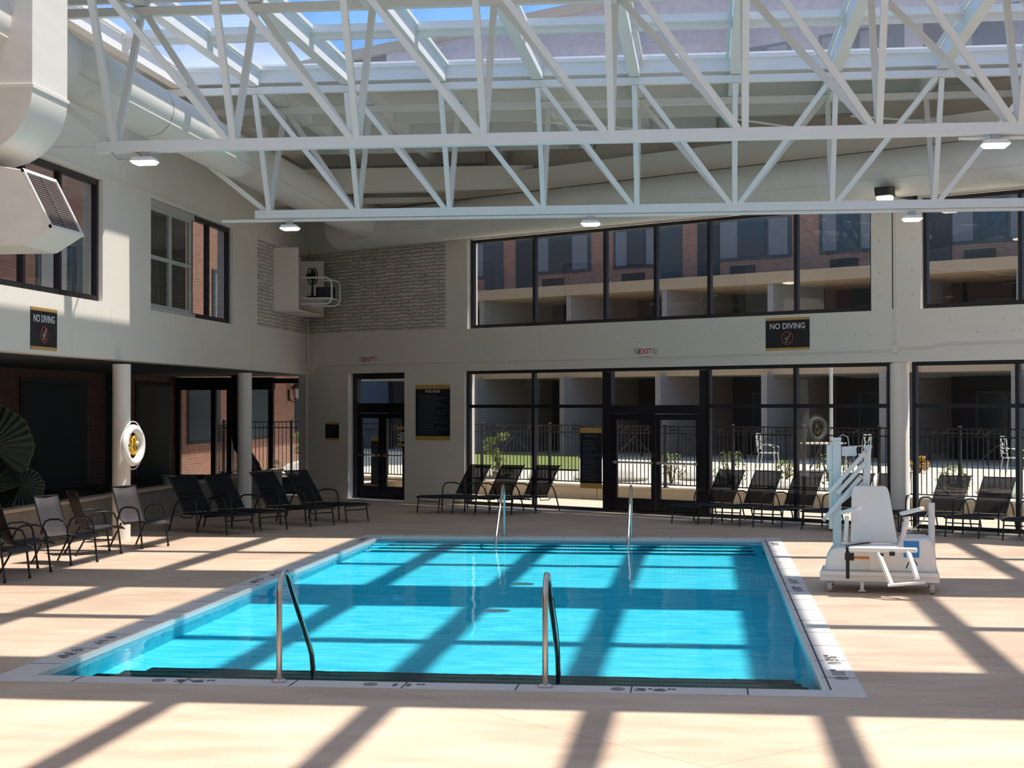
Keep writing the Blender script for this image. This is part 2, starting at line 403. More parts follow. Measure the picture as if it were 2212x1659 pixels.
# steps at both short ends, each tread with a dark nosing
for k in range(4):
    zt = -.24-.22*k; dy = .34*(k+1); ins = .55+.20*(3-k)*0
    b = PB(); b.box(PX0+.02, PX1-.02, PY1-dy, PY1, -D, zt)
    s = shift(b).build('step', 'pool_plaster', pool)
    b = PB(); b.box(PX0+.35-.08*k, PX1-.25+.03*k, PY1-dy-.012, PY1-dy+.09, zt-.10, zt+.004)
    shift(b).build('nosing', 'step_tile', s)
    dy = .42*(k+1); xa_ = PX0+.12+.11*k; xe_ = PX1-.07-.03*k
    b = PB(); b.box(xa_, xe_, PY0, PY0+dy, -D, zt)
    s = shift(b).build('step', 'step_top_dark', pool)
    b = PB(); b.box(xa_, xe_, PY0+dy-.06, PY0+dy+.012, zt-.10, zt+.004)
    shift(b).build('nosing', 'step_tile', s)
# wall lights / inlets and floor drains
for sx_, xs in ((PX0+.012, 1), (PX1-.012, -1)):
    for yv in (14.2, 16.6, 20.3, 24.6, 27.4):
        b = PB(); b.tube([(sx_-.012*xs, yv, -.42), (sx_+.012*xs, yv, -.42)], .045, 10)
        shift(b).build('wall_inlet', 'plastic_white', pool, smooth=True)
for yv in (19.6, 22.4):
    b = PB(); b.lathe([(.17, -D), (.17, -D+.012), (.13, -D+.02), (.13, -D+.01), (.02, -D+.02)], (-2.55, yv, 0), 24)
    shift(b).build('floor_drain', 'plastic_white', pool, smooth=True)
# depth markers
def marker(s, x, y, rz, icon=True):
    lx, ly = x+ox, y+oy
    ex = Vector((math.cos(rz), math.sin(rz), 0)); ey = Vector((-math.sin(rz), math.cos(rz), 0))
    text(s, .15, 'marker_ink', pool, (lx, ly, .0085), (0, 0, rz), 'depth_lettering', sx=1.5, ext=.0008, bold=.004)
    bb = MB(); c = Vector((lx, ly, .0085))-ex*.30
    ring = [c+ex*.055*math.cos(t_)+ey*.055*math.sin(t_) for t_ in [2*PI*i/20 for i in range(20)]]
    bb.tube(ring, .006, 4, closed=True); bb.bar(c-ex*.038+ey*.038, c+ex*.038-ey*.038, .009, .004)
    bb.tube([c-ex*.03-ey*.02, c+ex*.03-ey*.02], .004, 4); bb.tube([c-ex*.012-ey*.01, c+ex*.02+ey*.03], .005, 4)
    bb.build('depth_icon', 'icon_ink', pool)
ym = PY0-CW/2-.01
marker('3\'6"', -4.25, ym, 0); marker('11"', -2.45, ym, 0); marker('3\'6"', -.42, ym, 0)
for xs, rz in ((PX1+.17, PI/2), (PX0-.16, -PI/2)):
    marker('11"', xs, 14.15 if rz > 0 else 15.2, rz); marker('3\'6"', xs, 14.95 if rz > 0 else 14.35, rz)
    marker('3\'6"', xs, 20.6, rz); marker('11"', xs, 21.5, rz)
    marker('3\'6"', xs, 27.2, rz)
# water
b = PB(); nx, ny = 40, 90
rows = []
for j in range(ny+1):
    rows.append([(PX0+(PX1-PX0)*i/nx, PY0+(PY1-PY0)*j/ny, -.045+.0018*math.sin(i*.9+j*.35)*math.cos(j*.8-i*.3)) for i in range(nx+1)])
b.sheet(rows); water = shift(b).build('water', 'pool_water', pool, smooth=True)
for p in water.data.polygons: p.use_smooth = True
water.cycles.is_caustics_caster = True
for o in bpy.data.objects:
    if o.parent == pool and o.name.split('.')[0] in ('basin', 'step'): o.cycles.is_caustics_receiver = True

# left wall: upper storey over columns.  local x = along Y, local y = outwards, z up
WT = .35
def wallpiece(bb, x0, x1, z0, z1, d0=0., d1=WT): bb.box(x0, x1, d0, d1, z0, z1)
ROOF = 8.1
wl = thing('wall_left', None, None, (LX, 0, 0), LR, kind='structure')
b = MB()
YC = C0.y
L1, L2, L3, L4 = 17.0, 26.22, 28.60, 33.78
wallpiece(b, ROOM_F, YC, 3.10, 4.05); wallpiece(b, ROOM_F, YC, 6.11, ROOF+.2)
wallpiece(b, L2, L3, 4.05, 6.11); wallpiece(b, L4, YC, 4.05, 6.11); wallpiece(b, ROOM_F, L1, 4.05, 6.11)
b.build('wall_face', 'wall_paint', wl)
b = MB(); b.box(L4+1.9, YC-.02, -.03, .0, 4.12, 6.08); b.build('stone_panel', 'stone_veneer', wl)
b = MB(); b.box(ROOM_F, YC, -.025, 0, 6.15, 6.19)
for y_ in (26.6, 29.9, 31.9, 35.2, 24.9): b.box(y_-.006, y_+.006, -.004, 0, 3.12, 4.0)
b.build('wall_trim', 'wall_paint', wl)

# back wall
wb = thing('wall_back', None, None, C0, BR, kind='structure')
UE = 30.2
A0, A1, B0, B1 = 5.55, 16.0, 17.02, 27.0      # upper windows
S0, S1, T0, T1 = 5.45, 16.36, 16.80, 27.0      # storefronts
D0, D1 = 1.50, 3.48                             # small door
b = MB()
wallpiece(b, -.35, UE, 3.10, 4.08); wallpiece(b, 5.3, UE, 6.16, ROOF+.2)
wallpiece(b, -.35, A0, 4.08, ROOF+.2); wallpiece(b, A1, B0, 4.08, 6.16); wallpiece(b, B1, UE, 4.08, 6.16)
wallpiece(b, -.35, D0, 0, 3.10); wallpiece(b, D1, S0, 0, 3.10); wallpiece(b, T1, UE, 0, 3.1)
b.build('wall_face', 'wall_paint', wb)
b = MB(); b.box(.02, 4.86, -.03, 0, 4.12, 6.12); b.build('stone_panel', 'stone_veneer', wb)
b = MB(); b.box(16.44, 16.46, -.004, 0, 4.1, 6.5); b.build('wall_joint', 'dark_grout', wb)
rnd = random.Random(3); b = MB()
for i in range(46):
    uu = rnd.uniform(5.6, 20); zz = rnd.choice((3.28, 3.62, 3.86))+rnd.uniform(-.02, .02)
    b.tube([BW(uu, -.003, zz)-C0, BW(uu, 0.0, zz)-C0], .011, 6)
for uu in (16.18, 16.85):
    for zz in (4.35, 4.8, 5.4, 5.9): b.tube([BW(uu, -.003, zz)-C0, BW(uu, 0.0, zz)-C0], .013, 6)
b.v = [tuple(Matrix.Rotation(-BR, 3, 'Z') @ Vector(p)) for p in b.v]
b.build('anchor_plug', 'icon_ink', wb); 
# far side walls (outside the frame)
b = MB(); b.box(0, .3, ROOM_F, yb(ROOM_R)+.3, 0, ROOF+.2)
o = b.build('wall_right', 'wall_paint'); o.location.x = ROOM_R; structure(o)
b = MB(); b.box(-14.2, ROOM_R+.3, -.3, 0, 0, ROOF+.2); o = b.build('wall_front', 'wall_paint'); o.location.y = ROOM_F; structure(o)

# columns
b = MB(); b.lathe([(.155, 0), (.155, 3.02)], n=28)
col0 = b.build('column', 'wall_paint', None, smooth=True); col0.location = (-10.0, 26.9, 0); col0['kind'] = 'structure'
for lo in ((-10.05, 34.57, 0), (-10.0, 19.3, 0), BW(16.50, .16)):
    c = col0.copy(); COL.objects.link(c); c.location = lo; c.scale = (1.15, 1.15, 1.02) if lo is not None and abs(lo[0]) < 9 else (1, 1, 1)

# framed glazing helper (local frame: x along, y outwards, z up)
def glazing(name, origin, rz, xs, zs, d=.12, fw=.075, label=None, jamb=True, glass='clear_glass', fd=.10, skip=()):
    w = thing(name, label, None, origin, rz, kind='structure')
    b = MB()
    for x in xs: b.box(x-fw/2, x+fw/2, d-fd/2, d+fd/2, zs[0], zs[-1])
    for z in zs:
        zz0, zz1 = (z, z+fw) if z == zs[0] else ((z-fw, z) if z == zs[-1] else (z-fw/2, z+fw/2))
        for i in range(len(xs)-1):
            if i in skip and z not in (zs[-1],): continue
            b.box(xs[i]+fw/2, xs[i+1]-fw/2, d-fd/2+.004, d+fd/2-.004, zz0, zz1)
    b.build('window_frame', 'black_frame', w)
    for i in range(len(xs)-1):
        if i in skip: continue
        for k in range(len(zs)-1):
            b = MB(); x0, x1, z0, z1 = xs[i]+fw/2, xs[i+1]-fw/2, zs[k]+fw/2, zs[k+1]-fw/2
            b._add([(x0, d, z0), (x1, d, z0), (x1, d, z1), (x0, d, z1)], [(0, 1, 2, 3)])
            b.build('window_pane', glass, w)
    return w
MU = [5.50, 7.49, 9.51, 12.22, 14.28, 16.32]
glazing('window_1', C0, BR, MU, [0.0, 2.28, 3.10], skip=(2,))
glazing('window_2', C0, BR, [16.84, 18.85, 20.9, 23, 25, 27], [0.0, 2.28, 3.10])
glazing('window_3', C0, BR, [5.60, 7.49, 9.51, 10.86, 12.22, 14.28, 15.96], [4.09, 6.14], d=.16)
glazing('window_4', C0, BR, [17.06, 18.9, 20.9, 23, 25, 27], [4.09, 6.14], d=.16)
glazing('window_5', (LX, 0, 0), LR, [17.0, 18.6, 20.2, 21.8, 23.22, 24.6, 26.18], [4.06, 6.10], d=.12, fw=.09)
glazing('window_6', (LX, 0, 0), LR, [31.2, 32.3, 33.72], [4.06, 6.10], d=.12, fw=.09)
# vinyl slider with vertical blinds set in the same opening
w7 = thing('window_7', None, None, (LX, 0, 0), LR, kind='structure')
b = MB()
for x in (28.66, 29.85, 31.05): b.box(x-.035, x+.035, .04, .12, 4.12, 5.98)
for z in (4.15, 5.05, 5.95):
    b.box(28.66, 31.05, .045, .115, z-.035, z+.035)
b.box(28.6, 31.2, .02, .2, 5.98, 6.10); b.box(28.6, 31.2, .0, .2, 4.05, 4.12)
b.build('window_frame', 'plastic_grey', w7)
b = MB(); b._add([(28.66, .08, 4.15), (31.05, .08, 4.15), (31.05, .08, 5.95), (28.66, .08, 5.95)], [(0, 1, 2, 3)]); b.build('window_pane', 'clear_glass', w7)
b = MB()
for i in range(18):
    x = 28.72+i*.132; b.box(x, x+.115, .16, .165, 4.15, 5.95)
b.build('vertical_blind', 'bronze_metal', w7)
# doors
def door_leaf(x0, x1, z1, d, parent, st=.11):
    b = MB(); y0, y1 = d-.025, d+.025
    b.box(x0, x0+st, y0, y1, .02, z1); b.box(x1-st, x1, y0, y1, .02, z1)
    b.box(x0+st, x1-st, y0, y1, z1-.12, z1); b.box(x0+st, x1-st, y0, y1, .02, .32)
    leaf = b.build('door_leaf', 'black_frame', parent)
    b = MB(); b._add([(x0+st, d, .32), (x1-st, d, .32), (x1-st, d, z1-.12), (x0+st, d, z1-.12)], [(0, 1, 2, 3)])
    b.build('window_pane', 'clear_glass', leaf)
    b = MB(); b.tube([(x0+.05, y0-.05, 1.08), (x1-.05, y0-.05, 1.08)], .022, 8); b.box(x0+.03, x0+.1, y0-.05, y0, 1.05, 1.11); b.box(x1-.1, x1-.03, y0-.05, y0, 1.05, 1.11)
    b.build('push_bar', 'steel', leaf)
    return leaf
d1 = thing('door_1', None, None, C0, BR, kind='structure')
b = MB(); b.box(9.55, 9.72, .05, .19, 0, 3.02); b.box(12.02, 12.18, .05, .19, 0, 3.02)
b.box(9.72, 12.02, .05, .19, 2.12, 2.30); b.box(9.55, 12.18, .04, .22, 0, .05); b.build('door_frame', 'black_frame', d1)
door_leaf(9.73, 10.86, 2.11, .12, d1); door_leaf(10.88, 12.01, 2.11, .12, d1)
b = MB(); b._add([(9.72, .12, 2.3), (12.02, .12, 2.3), (12.02, .12, 3.03), (9.72, .12, 3.03)], [(0, 1, 2, 3)]); b.build('window_pane', 'clear_glass', d1)
b = MB()
for zz in (.95, 1.2): b.box(10.80, 10.835, .03, .09, zz, zz+.10)
b.build('door_handle', 'steel', d1)
d2 = thing('door_2', None, None, C0, BR, kind='structure')
b = MB(); b.box(D0, D0+.16, .16, .30, 0, 3.10); b.box(D1-.14, D1, .16, .30, 0, 3.10); b.box(D0+.16, D1-.14, .16, .30, 2.12, 2.36); b.box(D0+.16, D1-.14, .16, .30, 2.95, 3.1)
b.box(D0, D1, .14, .33, 0, .04); b.build('door_frame', 'black_frame', d2)
door_leaf(D0+.17, 2.50, 2.11, .23, d2, st=.13); door_leaf(2.52, D1-.15, 2.11, .23, d2, st=.13)
b = MB(); b._add([(D0+.16, .23, 2.36), (D1-.14, .23, 2.36), (D1-.14, .23, 2.95), (D0+.16, .23, 2.95)], [(0, 1, 2, 3)]); b.build('window_pane', 'clear_glass', d2)
# ------------------------------------------------------------------ roof
XN = [-9.2, -7.82, -6.19, -4.53, -2.85, -1.2, .5, 2.17, 3.9, 5.55, 7.2, 8.85, 10.5, 12.15]
YT = [-2.5, 5.25, 13.05, 20.8, 28.5]
ZC, ZTOP, HW, SW = 5.75, 7.80, .98, .97
xb = lambda y: LX+(C0.y-y)/math.tan(ANG)      # where the back wall's line crosses a given Y

b = MB()
zc0, zc1 = 8.14, 8.26
for k, y in enumerate(YT):
    if k == 4: continue
    b.box(LX-.2, ROOM_R, y-SW, y+SW, zc0, zc1)
b.box(LX-.2, ROOM_R, ROOM_F, YT[0]-SW, zc0, zc1)
y0 = YT[4]-SW
slab([(LX-.2, y0), (ROOM_R, y0), (ROOM_R, yb(ROOM_R)+.3), (LX-.2, yb(LX)+.3)][:4] if yb(ROOM_R) > y0 else [(LX-.2, y0), (xb(y0)+.2, y0), (LX-.2, yb(LX)+.3)], zc0, zc1)
for k in range(4):
    ya, yc = YT[k]+SW, YT[k+1]-SW
    b.box(LX-.2, XN[0], ya, yc, zc0, zc1); b.box(XN[-1], ROOM_R, ya, yc, zc0, zc1)
structure(b.build('ceiling', 'ceiling_paint'))

fr = thing('roof_framing', 'white steel grid of rafters and purlins carrying the skylights', 'roof framing', (0, 0, 0))
for x in XN:
    b = MB(); b.box(x-.09, x+.09, ROOM_F, min(yb(x), C0.y)-.05, 7.87, 8.14); b.build('rafter', 'steel_white', fr)
for k in range(4):
    ym_ = (YT[k]+YT[k+1])/2
    b = MB(); b.box(XN[0], XN[-1], ym_-.16, ym_+.16, 8.09, 8.145); b.box(XN[0], XN[-1], ym_-.05, ym_+.05, 8.0, 8.09); b.build('purlin', 'steel_white', fr)
    for yy in (YT[k]+SW, YT[k+1]-SW):
        b = MB(); b.box(XN[0]-.06, min(XN[-1], xb(yy)), yy-.05, yy+.05, 7.93, 8.145); b.build('purlin', 'steel_white', fr)
for yy in (31.4, 33.2, 35.0, 36.8):
    b = MB(); b.box(LX, xb(yy)-.1, yy-.07, yy+.07, 7.86, 8.14); b.build('purlin', 'ceiling_paint', fr)
for p, q in (((-3.2, 30.0, 7.6), (1.9, 32.0, 7.45)), ((.5, 29.9, 7.55), (3.0, 30.6, 7.25)), ((2.6, 29.6, 7.5), (5.2, 29.4, 7.2))):
    b = MB(); b.tube([p, q], .02, 8); b.build('sag_rod', 'steel_white', fr, smooth=True)
b = MB(); b.box(LX, xb(35.9)-.2, 35.6, 35.95, 7.10, 7.62); b.build('bulkhead_beam', 'wall_paint', fr)
b = MB(); b.box(LX, xb(37.0)-.2, 36.9, 37.1, 7.0, 7.12); b.build('bulkhead_beam', 'wall_paint', fr)
b = MB(); b.box(2.0, 26, -.55, 0, 7.02, 7.5); o = b.build('bulkhead_beam', 'wall_paint', fr); o.location = C0; o.rotation_euler = (0, 0, BR)

def truss(y, label, xs, mirror_at=None, xl=-8.08, xr=9.0):
    t = thing('roof_truss', label, 'roof truss', (0, y, ZC), 0, 'triangular white roof trusses')
    zt = ZTOP-ZC
    b = MB(); b.box(xl, xr, -.075, .075, -.075, .075); b.build('bottom_chord', 'steel_white', t, bevel=.006)
    for s in (-1, 1):
        e = 13 if s < 0 or y < 28 else xb(y+s*HW)-.05
        b = MB(); b.box(LX+.02, min(e, ROOM_R-.02), s*HW-.06, s*HW+.06, zt-.06, zt+.06); b.build('top_chord', 'steel_white', t, bevel=.005)
    for s in (-1, 1):
        for i, x in enumerate(xs):
            if x > xr: break
            if s > 0 and x > (xb(y+HW)-.3 if y > 28 else 99): continue
            b = MB(); b.bar((x, s*.04, .06), (x, s*HW, zt-.05), .085, .085, up=(1, 0, 0)); b.build('web_post', 'steel_white', t)
            if i == 0:
                continue
            left = mirror_at is None or i <= mirror_at
            pairs = [(xs[i-1], x)] if left else []
            if mirror_at is not None and i >= mirror_at and i+1 < len(xs): pairs.append((xs[i+1], x))
            for xt, xb_ in pairs:
                if s > 0 and y > 28 and xt > xb(y+HW)-.3: continue
                sg = 1 if xt < xb_ else -1
                b = MB(); b.bar((xb_-.09*sg, s*.045, .06), (xt+.08*sg, s*HW, zt-.04), .085, .085, up=(0, 1, 0)); b.build('web_diagonal', 'steel_white', t)
    # end strut rising to the wall below the duct
    b = MB(); b.bar((xs[0]-.05, 0, .05), (LX, 0, 1.80), .085, .085, up=(0, 1, 0)); b.build('end_strut', 'steel_white', t)
    for x in XN[1:11:2]:
        if y > 28 and x > 4: continue
        b = MB(); b.bar((x, -HW, zt-.1), (x, HW, zt-.1), .06, .06); b.build('cross_tie', 'steel_white', t)
    return t
XS = XN[1:12]
t2 = truss(28.5, 'farther white triangular roof truss, crossing in front of the back wall windows', XS, mirror_at=5)
t1 = truss(20.8, 'nearer white triangular roof truss, its bottom chord highest in the view', XS, xr=9.6)
if 0: truss(12.35, 'white triangular roof truss overhead, above the near end of the pool', XS, xr=9.6)
b = MB(); b.box(-8.7, 8.8, -.03, .03, -.135, -.085); b.build('conduit_channel', 'steel_white', t2)
b = MB(); b.box(3.15, 9.4, -.02, .02, -.135, -.10); b.build('conduit_channel', 'steel_white', t1)
b = MB(); b.box(-9.9, -7.7, -.02, .02, .0, .035); b.build('tie_rod', 'steel_white', t1)

# skylights: white curb and a domed clear panel
def skylight(w, l):
    t = thing('skylight', 'x', 'skylight', (0, 0, 0), 0, 'clear domed skylight panels in white curbs')
    b = MB(); h = .06; tk = .06
    for x0, x1, y0_, y1_ in ((0, tk, 0, l), (w-tk, w, 0, l), (tk, w-tk, 0, tk), (tk, w-tk, l-tk, l)): b.box(x0, x1, y0_, y1_, 0, h)
    b.build('curb', 'steel_white', t)
    b = MB(); rows = []; n = 10
    for j in range(n+1):
        r = []
        for i in range(n+1):
            a, c = i/n, j/n
            z = h+.13*(math.sin(PI*a)*math.sin(PI*c))**.45
            r.append((tk+(w-2*tk)*a, tk+(l-2*tk)*c, z))
        rows.append(r)
    b.sheet(rows); o = b.build('dome', 'skylight_acrylic', t, smooth=True)
    for p in o.data.polygons: p.use_smooth = True
    return t
m, nt, out = nodes('skylight_acrylic')
tt = N(nt, 'ShaderNodeBsdfTransparent'); tt.inputs[0].default_value = (.93, .93, .95, 1)
gg = N(nt, 'ShaderNodeBsdfGlossy'); gg.inputs['Roughness'].default_value = .02; gg.inputs[0].default_value = (.32, .32, .35, 1)
ff = schlick(nt, 1.42); mm = N(nt, 'ShaderNodeMixShader')
tl = N(nt, 'ShaderNodeBsdfTranslucent'); tl.inputs[0].default_value = (.75, .72, .75, 1); mt = N(nt, 'ShaderNodeMixShader'); mt.inputs[0].default_value = .07
nt.links.new(tt.outputs[0], mt.inputs[1]); nt.links.new(tl.outputs[0], mt.inputs[2])
tcs = N(nt, 'ShaderNodeTexCoord'); nzs = N(nt, 'ShaderNodeTexNoise', Scale=.7, Detail=0., Distortion=.8); nt.links.new(tcs.outputs['Object'], nzs.inputs['Vector'])
bps = N(nt, 'ShaderNodeBump', Strength=.25, Distance=.15); nt.links.new(nzs.outputs['Fac'], bps.inputs['Height']); nt.links.new(bps.outputs[0], gg.inputs['Normal'])
nt.links.new(ff.outputs[0], mm.inputs[0]); nt.links.new(mt.outputs[0], mm.inputs[1]); nt.links.new(gg.outputs[0], mm.inputs[2]); nt.links.new(mm.outputs[0], out.inputs[0])
ORD = ['first', 'second', 'third', 'fourth', 'fifth', 'sixth', 'seventh', 'eighth', 'ninth', 'tenth', 'eleventh', 'twelfth', 'thirteenth']
cache = {}
for k in (2, 3):
    for row in (0, 1):
        ya = YT[k]+SW+.05 if row == 0 else (YT[k]+YT[k+1])/2+.10
        yz = (YT[k]+YT[k+1])/2-.10 if row == 0 else YT[k+1]-SW-.05
        for i in range(13):
            w = XN[i+1]-XN[i]-.18; l = yz-ya
            where = 'row against the farther truss' if (k, row) == (3, 1) else 'row beyond the nearer truss' if (k, row) == (3, 0) else 'row just this side of the nearer truss' if row == 1 else 'row above the near deck'
            lab = 'clear domed skylight, %s, %s from the duct' % (where, ORD[i])
            key = (round(w, 3), k, row)
            if key not in cache:
                cache[key] = skylight(w, l); s = cache[key]; s.location = (XN[i]+.09, ya, 8.145); s['label'] = lab
            else: clone(cache[key], lab, (XN[i]+.09, ya, 8.145))

# ------------------------------------------------------------------ ducts
du = thing('air_duct', 'big round white air duct running along the left and back walls', 'air duct', (0, 0, 0))
DX, DZ, DR = -8.50, 6.85, .405
b = MB(); path = [(DX, ROOM_F+.1, DZ), (DX, 35.6, DZ)]
path = [(DX, ROOM_F+.1, DZ)]+[(DX, y, DZ) for y in (10, 19, 21, 25, 30, 35.6)]
b.tube(path, DR, 32); b.build('duct_run', 'duct_paint', du, smooth=True)
PB1 = Vector((DX, 35.6, DZ)); PB2 = BW(2.3, -.66, 6.52)
mid = [PB1.lerp(Vector((DX+.15, 37.0, DZ-.02)), .5), Vector((DX+.12, 36.7, DZ-.02)), Vector((DX+.55, 37.6, DZ-.05))]
b = MB(); b.tube([PB1, Vector((DX+.14, 36.9, DZ-.06)), Vector((DX+.60, 37.75, DZ-.16)), PB2-U*.35, PB2], [DR, DR+.01, DR+.03, .43, .44], 32); b.build('elbow', 'duct_paint', du, smooth=True)
b = MB(); b.tube([PB2, BW(27.5, -.66, 6.55)], .44, 36); b.build('duct_run', 'duct_paint', du, smooth=True)
for y, r in ((19.3, .46), (20.25, .41), (23.2, .40), (24.0, .405), (29.2, .40), (30.4, .40), (35.6, .41)):
    b = MB(); b.tube([(DX, y-.025, DZ), (DX, y+.025, DZ)], r, 32); b.build('collar', 'duct_paint', du, smooth=True)
b = MB(); b.tube([(DX, 19.3, DZ), (DX, 20.25, DZ)], .435, 32); b.build('sleeve', 'duct_paint', du, smooth=True)
for u_ in (2.35, 2.9, 9.1, 15.4):
    b = MB(); b.tube([BW(u_-.02, -.66, 6.53), BW(u_+.02, -.66, 6.53)], .455, 32); b.build('collar', 'duct_paint', du, smooth=True)
b = MB()          # longitudinal seams
for a in (-.55, ):
    b.bar((DX+DR*math.cos(a), ROOM_F+.2, DZ+DR*math.sin(a)), (DX+DR*math.cos(a), 35.5, DZ+DR*math.sin(a)), .03, .02)
c_ = BW(2.6, -.66, 6.54)+NIN*.44*math.cos(-.35)+Vector((0, 0, .44*math.sin(-.35))); d_ = BW(27, -.66, 6.54)+NIN*.44*math.cos(-.35)+Vector((0, 0, .44*math.sin(-.35)))
b.bar(c_, d_, .025, .018)
b.build('seam', 'duct_paint', du)
b = MB()          # square branch dropping from the run
BX0, BX1, BY0, BY1 = -8.98, -7.84, 18.15, 19.2
b.box(BX0, BX1, BY0, BY1, 6.08, 7.55)
b.box(BX0-.02, BX1+.02, BY0-.02, BY1+.02, 6.04, 6.08)
n = 20; prof = []
for i in range(n+1):
    a = (PI/2)*i/n; prof.append((BX1-.78+.78*math.cos(a), 6.04-.78*math.sin(a)))
prof = [(BX0-.25, 6.04)]+prof+[(BX0-.9, 6.04-.78), (BX0-.9, 6.04-.0)]
b.prism(prof, BY0, BY1, lambda p, q, t: (p, t, q))
b.build('branch', 'duct_paint', du, smooth=True)
b = MB()          # flared outlet box below the branch
A_, D_, E_, F_, G_ = (-7.98, 5.08), (-7.62, 4.38), (-7.95, 4.18), (-9.3, 4.18), (-9.3, 5.30)
prof = [A_, D_, E_, F_, G_]
b.prism(prof, BY0, BY1-.05, lambda p, q, t: (p, t, q)); reg = b.build('outlet_box', 'duct_paint', du, bevel=.01)
b = MB(); ax = Vector((D_[0]-A_[0], 0, D_[1]-A_[1])); ln = ax.length; ax.normalize(); nn = Vector((-ax.z, 0, ax.x)); nn = nn if nn.x > 0 else -nn
for i in range(22):
    p = Vector((A_[0], 0, A_[1]))+ax*(ln*(i+.8)/23.)
    b.bar(p+nn*.012+Vector((0, BY0+.06, 0)), p+nn*.012+Vector((0, BY1-.11, 0)), .007, .012)
b.bar(Vector((A_[0], BY0+.5, A_[1]))+nn*.02+ax*.03, Vector((A_[0], BY0+.5, A_[1]))+nn*.02+ax*(ln-.03), .012, .015)
b.build('grille', 'grille_slat', reg)
b = MB(); p0 = Vector((A_[0], 0, A_[1]))
b.bar(p0+ax*.03+nn*.004+Vector((0, (BY0+BY1-.05)/2, 0)), p0+ax*(ln-.03)+nn*.004+Vector((0, (BY0+BY1-.05)/2, 0)), BY1-BY0-.13, .006, up=nn)
b.build('grille_back', 'grille_brown', reg)
b = MB()
for s_, e_ in ((BY0, BY0+.05), (BY1-.10, BY1-.05)): b.bar(p0+nn*.014+Vector((0, (s_+e_)/2, 0)), p0+nn*.014+ax*ln+Vector((0, (s_+e_)/2, 0)), .05, .03, up=nn)
for q in (.02, ln-.02): b.bar(p0+nn*.014+ax*q+Vector((0, BY0, 0)), p0+nn*.014+ax*q+Vector((0, BY1-.05, 0)), .045, .03, up=nn)
b.build('grille_rim', 'duct_paint', reg)

# ------------------------------------------------------------------ lamps
def bay_light(loc_, label):
    t = thing('hanging_light', label, 'light fixture', loc_, 0, 'flat lit lamps under the roof trusses')
    b = MB(); b.box(-.09, .09, -.07, .07, -.02, .10); b.build('bracket', 'plastic_grey', t, bevel=.008)
    b = MB(); b.prism([(-.20, -.02), (.20, -.02), (.26, -.10), (-.26, -.10)], -.17, .17, lambda p, q, t_: (p, t_, q)); b.build('housing', 'plastic_white', t, bevel=.01)
    b = MB(); b.prism([(-.26, -.102), (.26, -.102), (.19, -.16), (-.19, -.16)], -.155, .155, lambda p, q, t_: (p, t_, q)); b.build('diffuser', 'lamp_glow', t, bevel=.015)
    t.scale = (.66, .66, .66); return t
bl = bay_light((-7.42, 20.8, 5.62), 'lit flat lamp under the nearer truss beside the air duct')
clone(bl, 'lit flat lamp under the nearer truss, toward its right-hand part', (3.6, 20.8, 5.62))
clone(bl, 'lit flat lamp under the left end of the farther truss', (-7.45, 28.5, 5.57))
clone(bl, 'lit flat lamp under the middle of the farther truss', (-2.02, 28.5, 5.57))
clone(bl, 'lit flat lamp under the farther truss in front of the round column pier', (3.53, 28.5, 5.57))
fl = thing('flood_light', 'dark lit floodlight on the wall pier between the upper windows', 'floodlight', BW(16.90, -1.0, 6.13), BR)
b = MB(); b.box(-.03, .03, 0, 1.0, -.03, .03); b.box(-.07, .07, .98, 1.0, -.1, .1); b.build('bracket', 'bronze_metal', fl)
b = MB(); b.prism([(0, -.06), (.0, .12), (-.26, .10), (-.22, -.06)], -.15, .15, lambda p, q, t_: (t_, p, q)); b.build('housing', 'bronze_metal', fl, bevel=.02)
b = MB(); b.prism([(-.02, -.062), (-.21, -.062), (-.20, -.13), (-.03, -.13)], -.13, .13, lambda p, q, t_: (t_, p, q)); b.build('diffuser', 'lamp_glow', fl, bevel=.02)
# surface conduits
cd = thing('conduit', 'thin beige conduit with junction box along the back wall beam', 'conduit', C0, BR)
b = MB(); b.tube([(.25, -.02, 3.12), (.4, -.02, 3.30), (2.2, -.02, 3.32), (10.4, -.02, 3.30), (16.3, -.02, 3.32), (16.5, -.02, 3.36), (17.2, -.02, 3.36), (17.5, -.02, 3.42), (22, -.02, 3.42)], .012, 8); b.build('pipe', 'wall_paint', cd, smooth=True)
b = MB(); b.tube([(16.5, -.02, 3.4), (16.5, -.02, 6.1)], .012, 8); b.build('pipe', 'wall_paint', cd, smooth=True)
b = MB(); b.box(16.44, 16.56, -.06, 0, 3.28, 3.42); b.build('junction_box', 'wall_paint', cd, bevel=.008)
for x_, lab in ((3.2, 'thin cable drooping from the ledge to the nearer truss lamp'),):
    ca = tag(MB().tube([(-10.0, 27.0, 6.18), (-9.5, 25.6, 6.2), (-8.3, 22.8, 6.0), (-7.5, 20.9, 5.68)], .012, 6).build('lamp_cable', 'wall_paint', None, smooth=True), lab, 'cable')
tag(MB().tube([(-7.9, 20.75, 5.72), (-7.75, 20.72, 5.58), (-7.4, 20.72, 5.58), (-7.55, 20.8, 5.70)], .014, 6).build('lamp_cable', 'plastic_grey', None, smooth=True), 'short grey cable looping into the lamp beside the duct', 'cable')
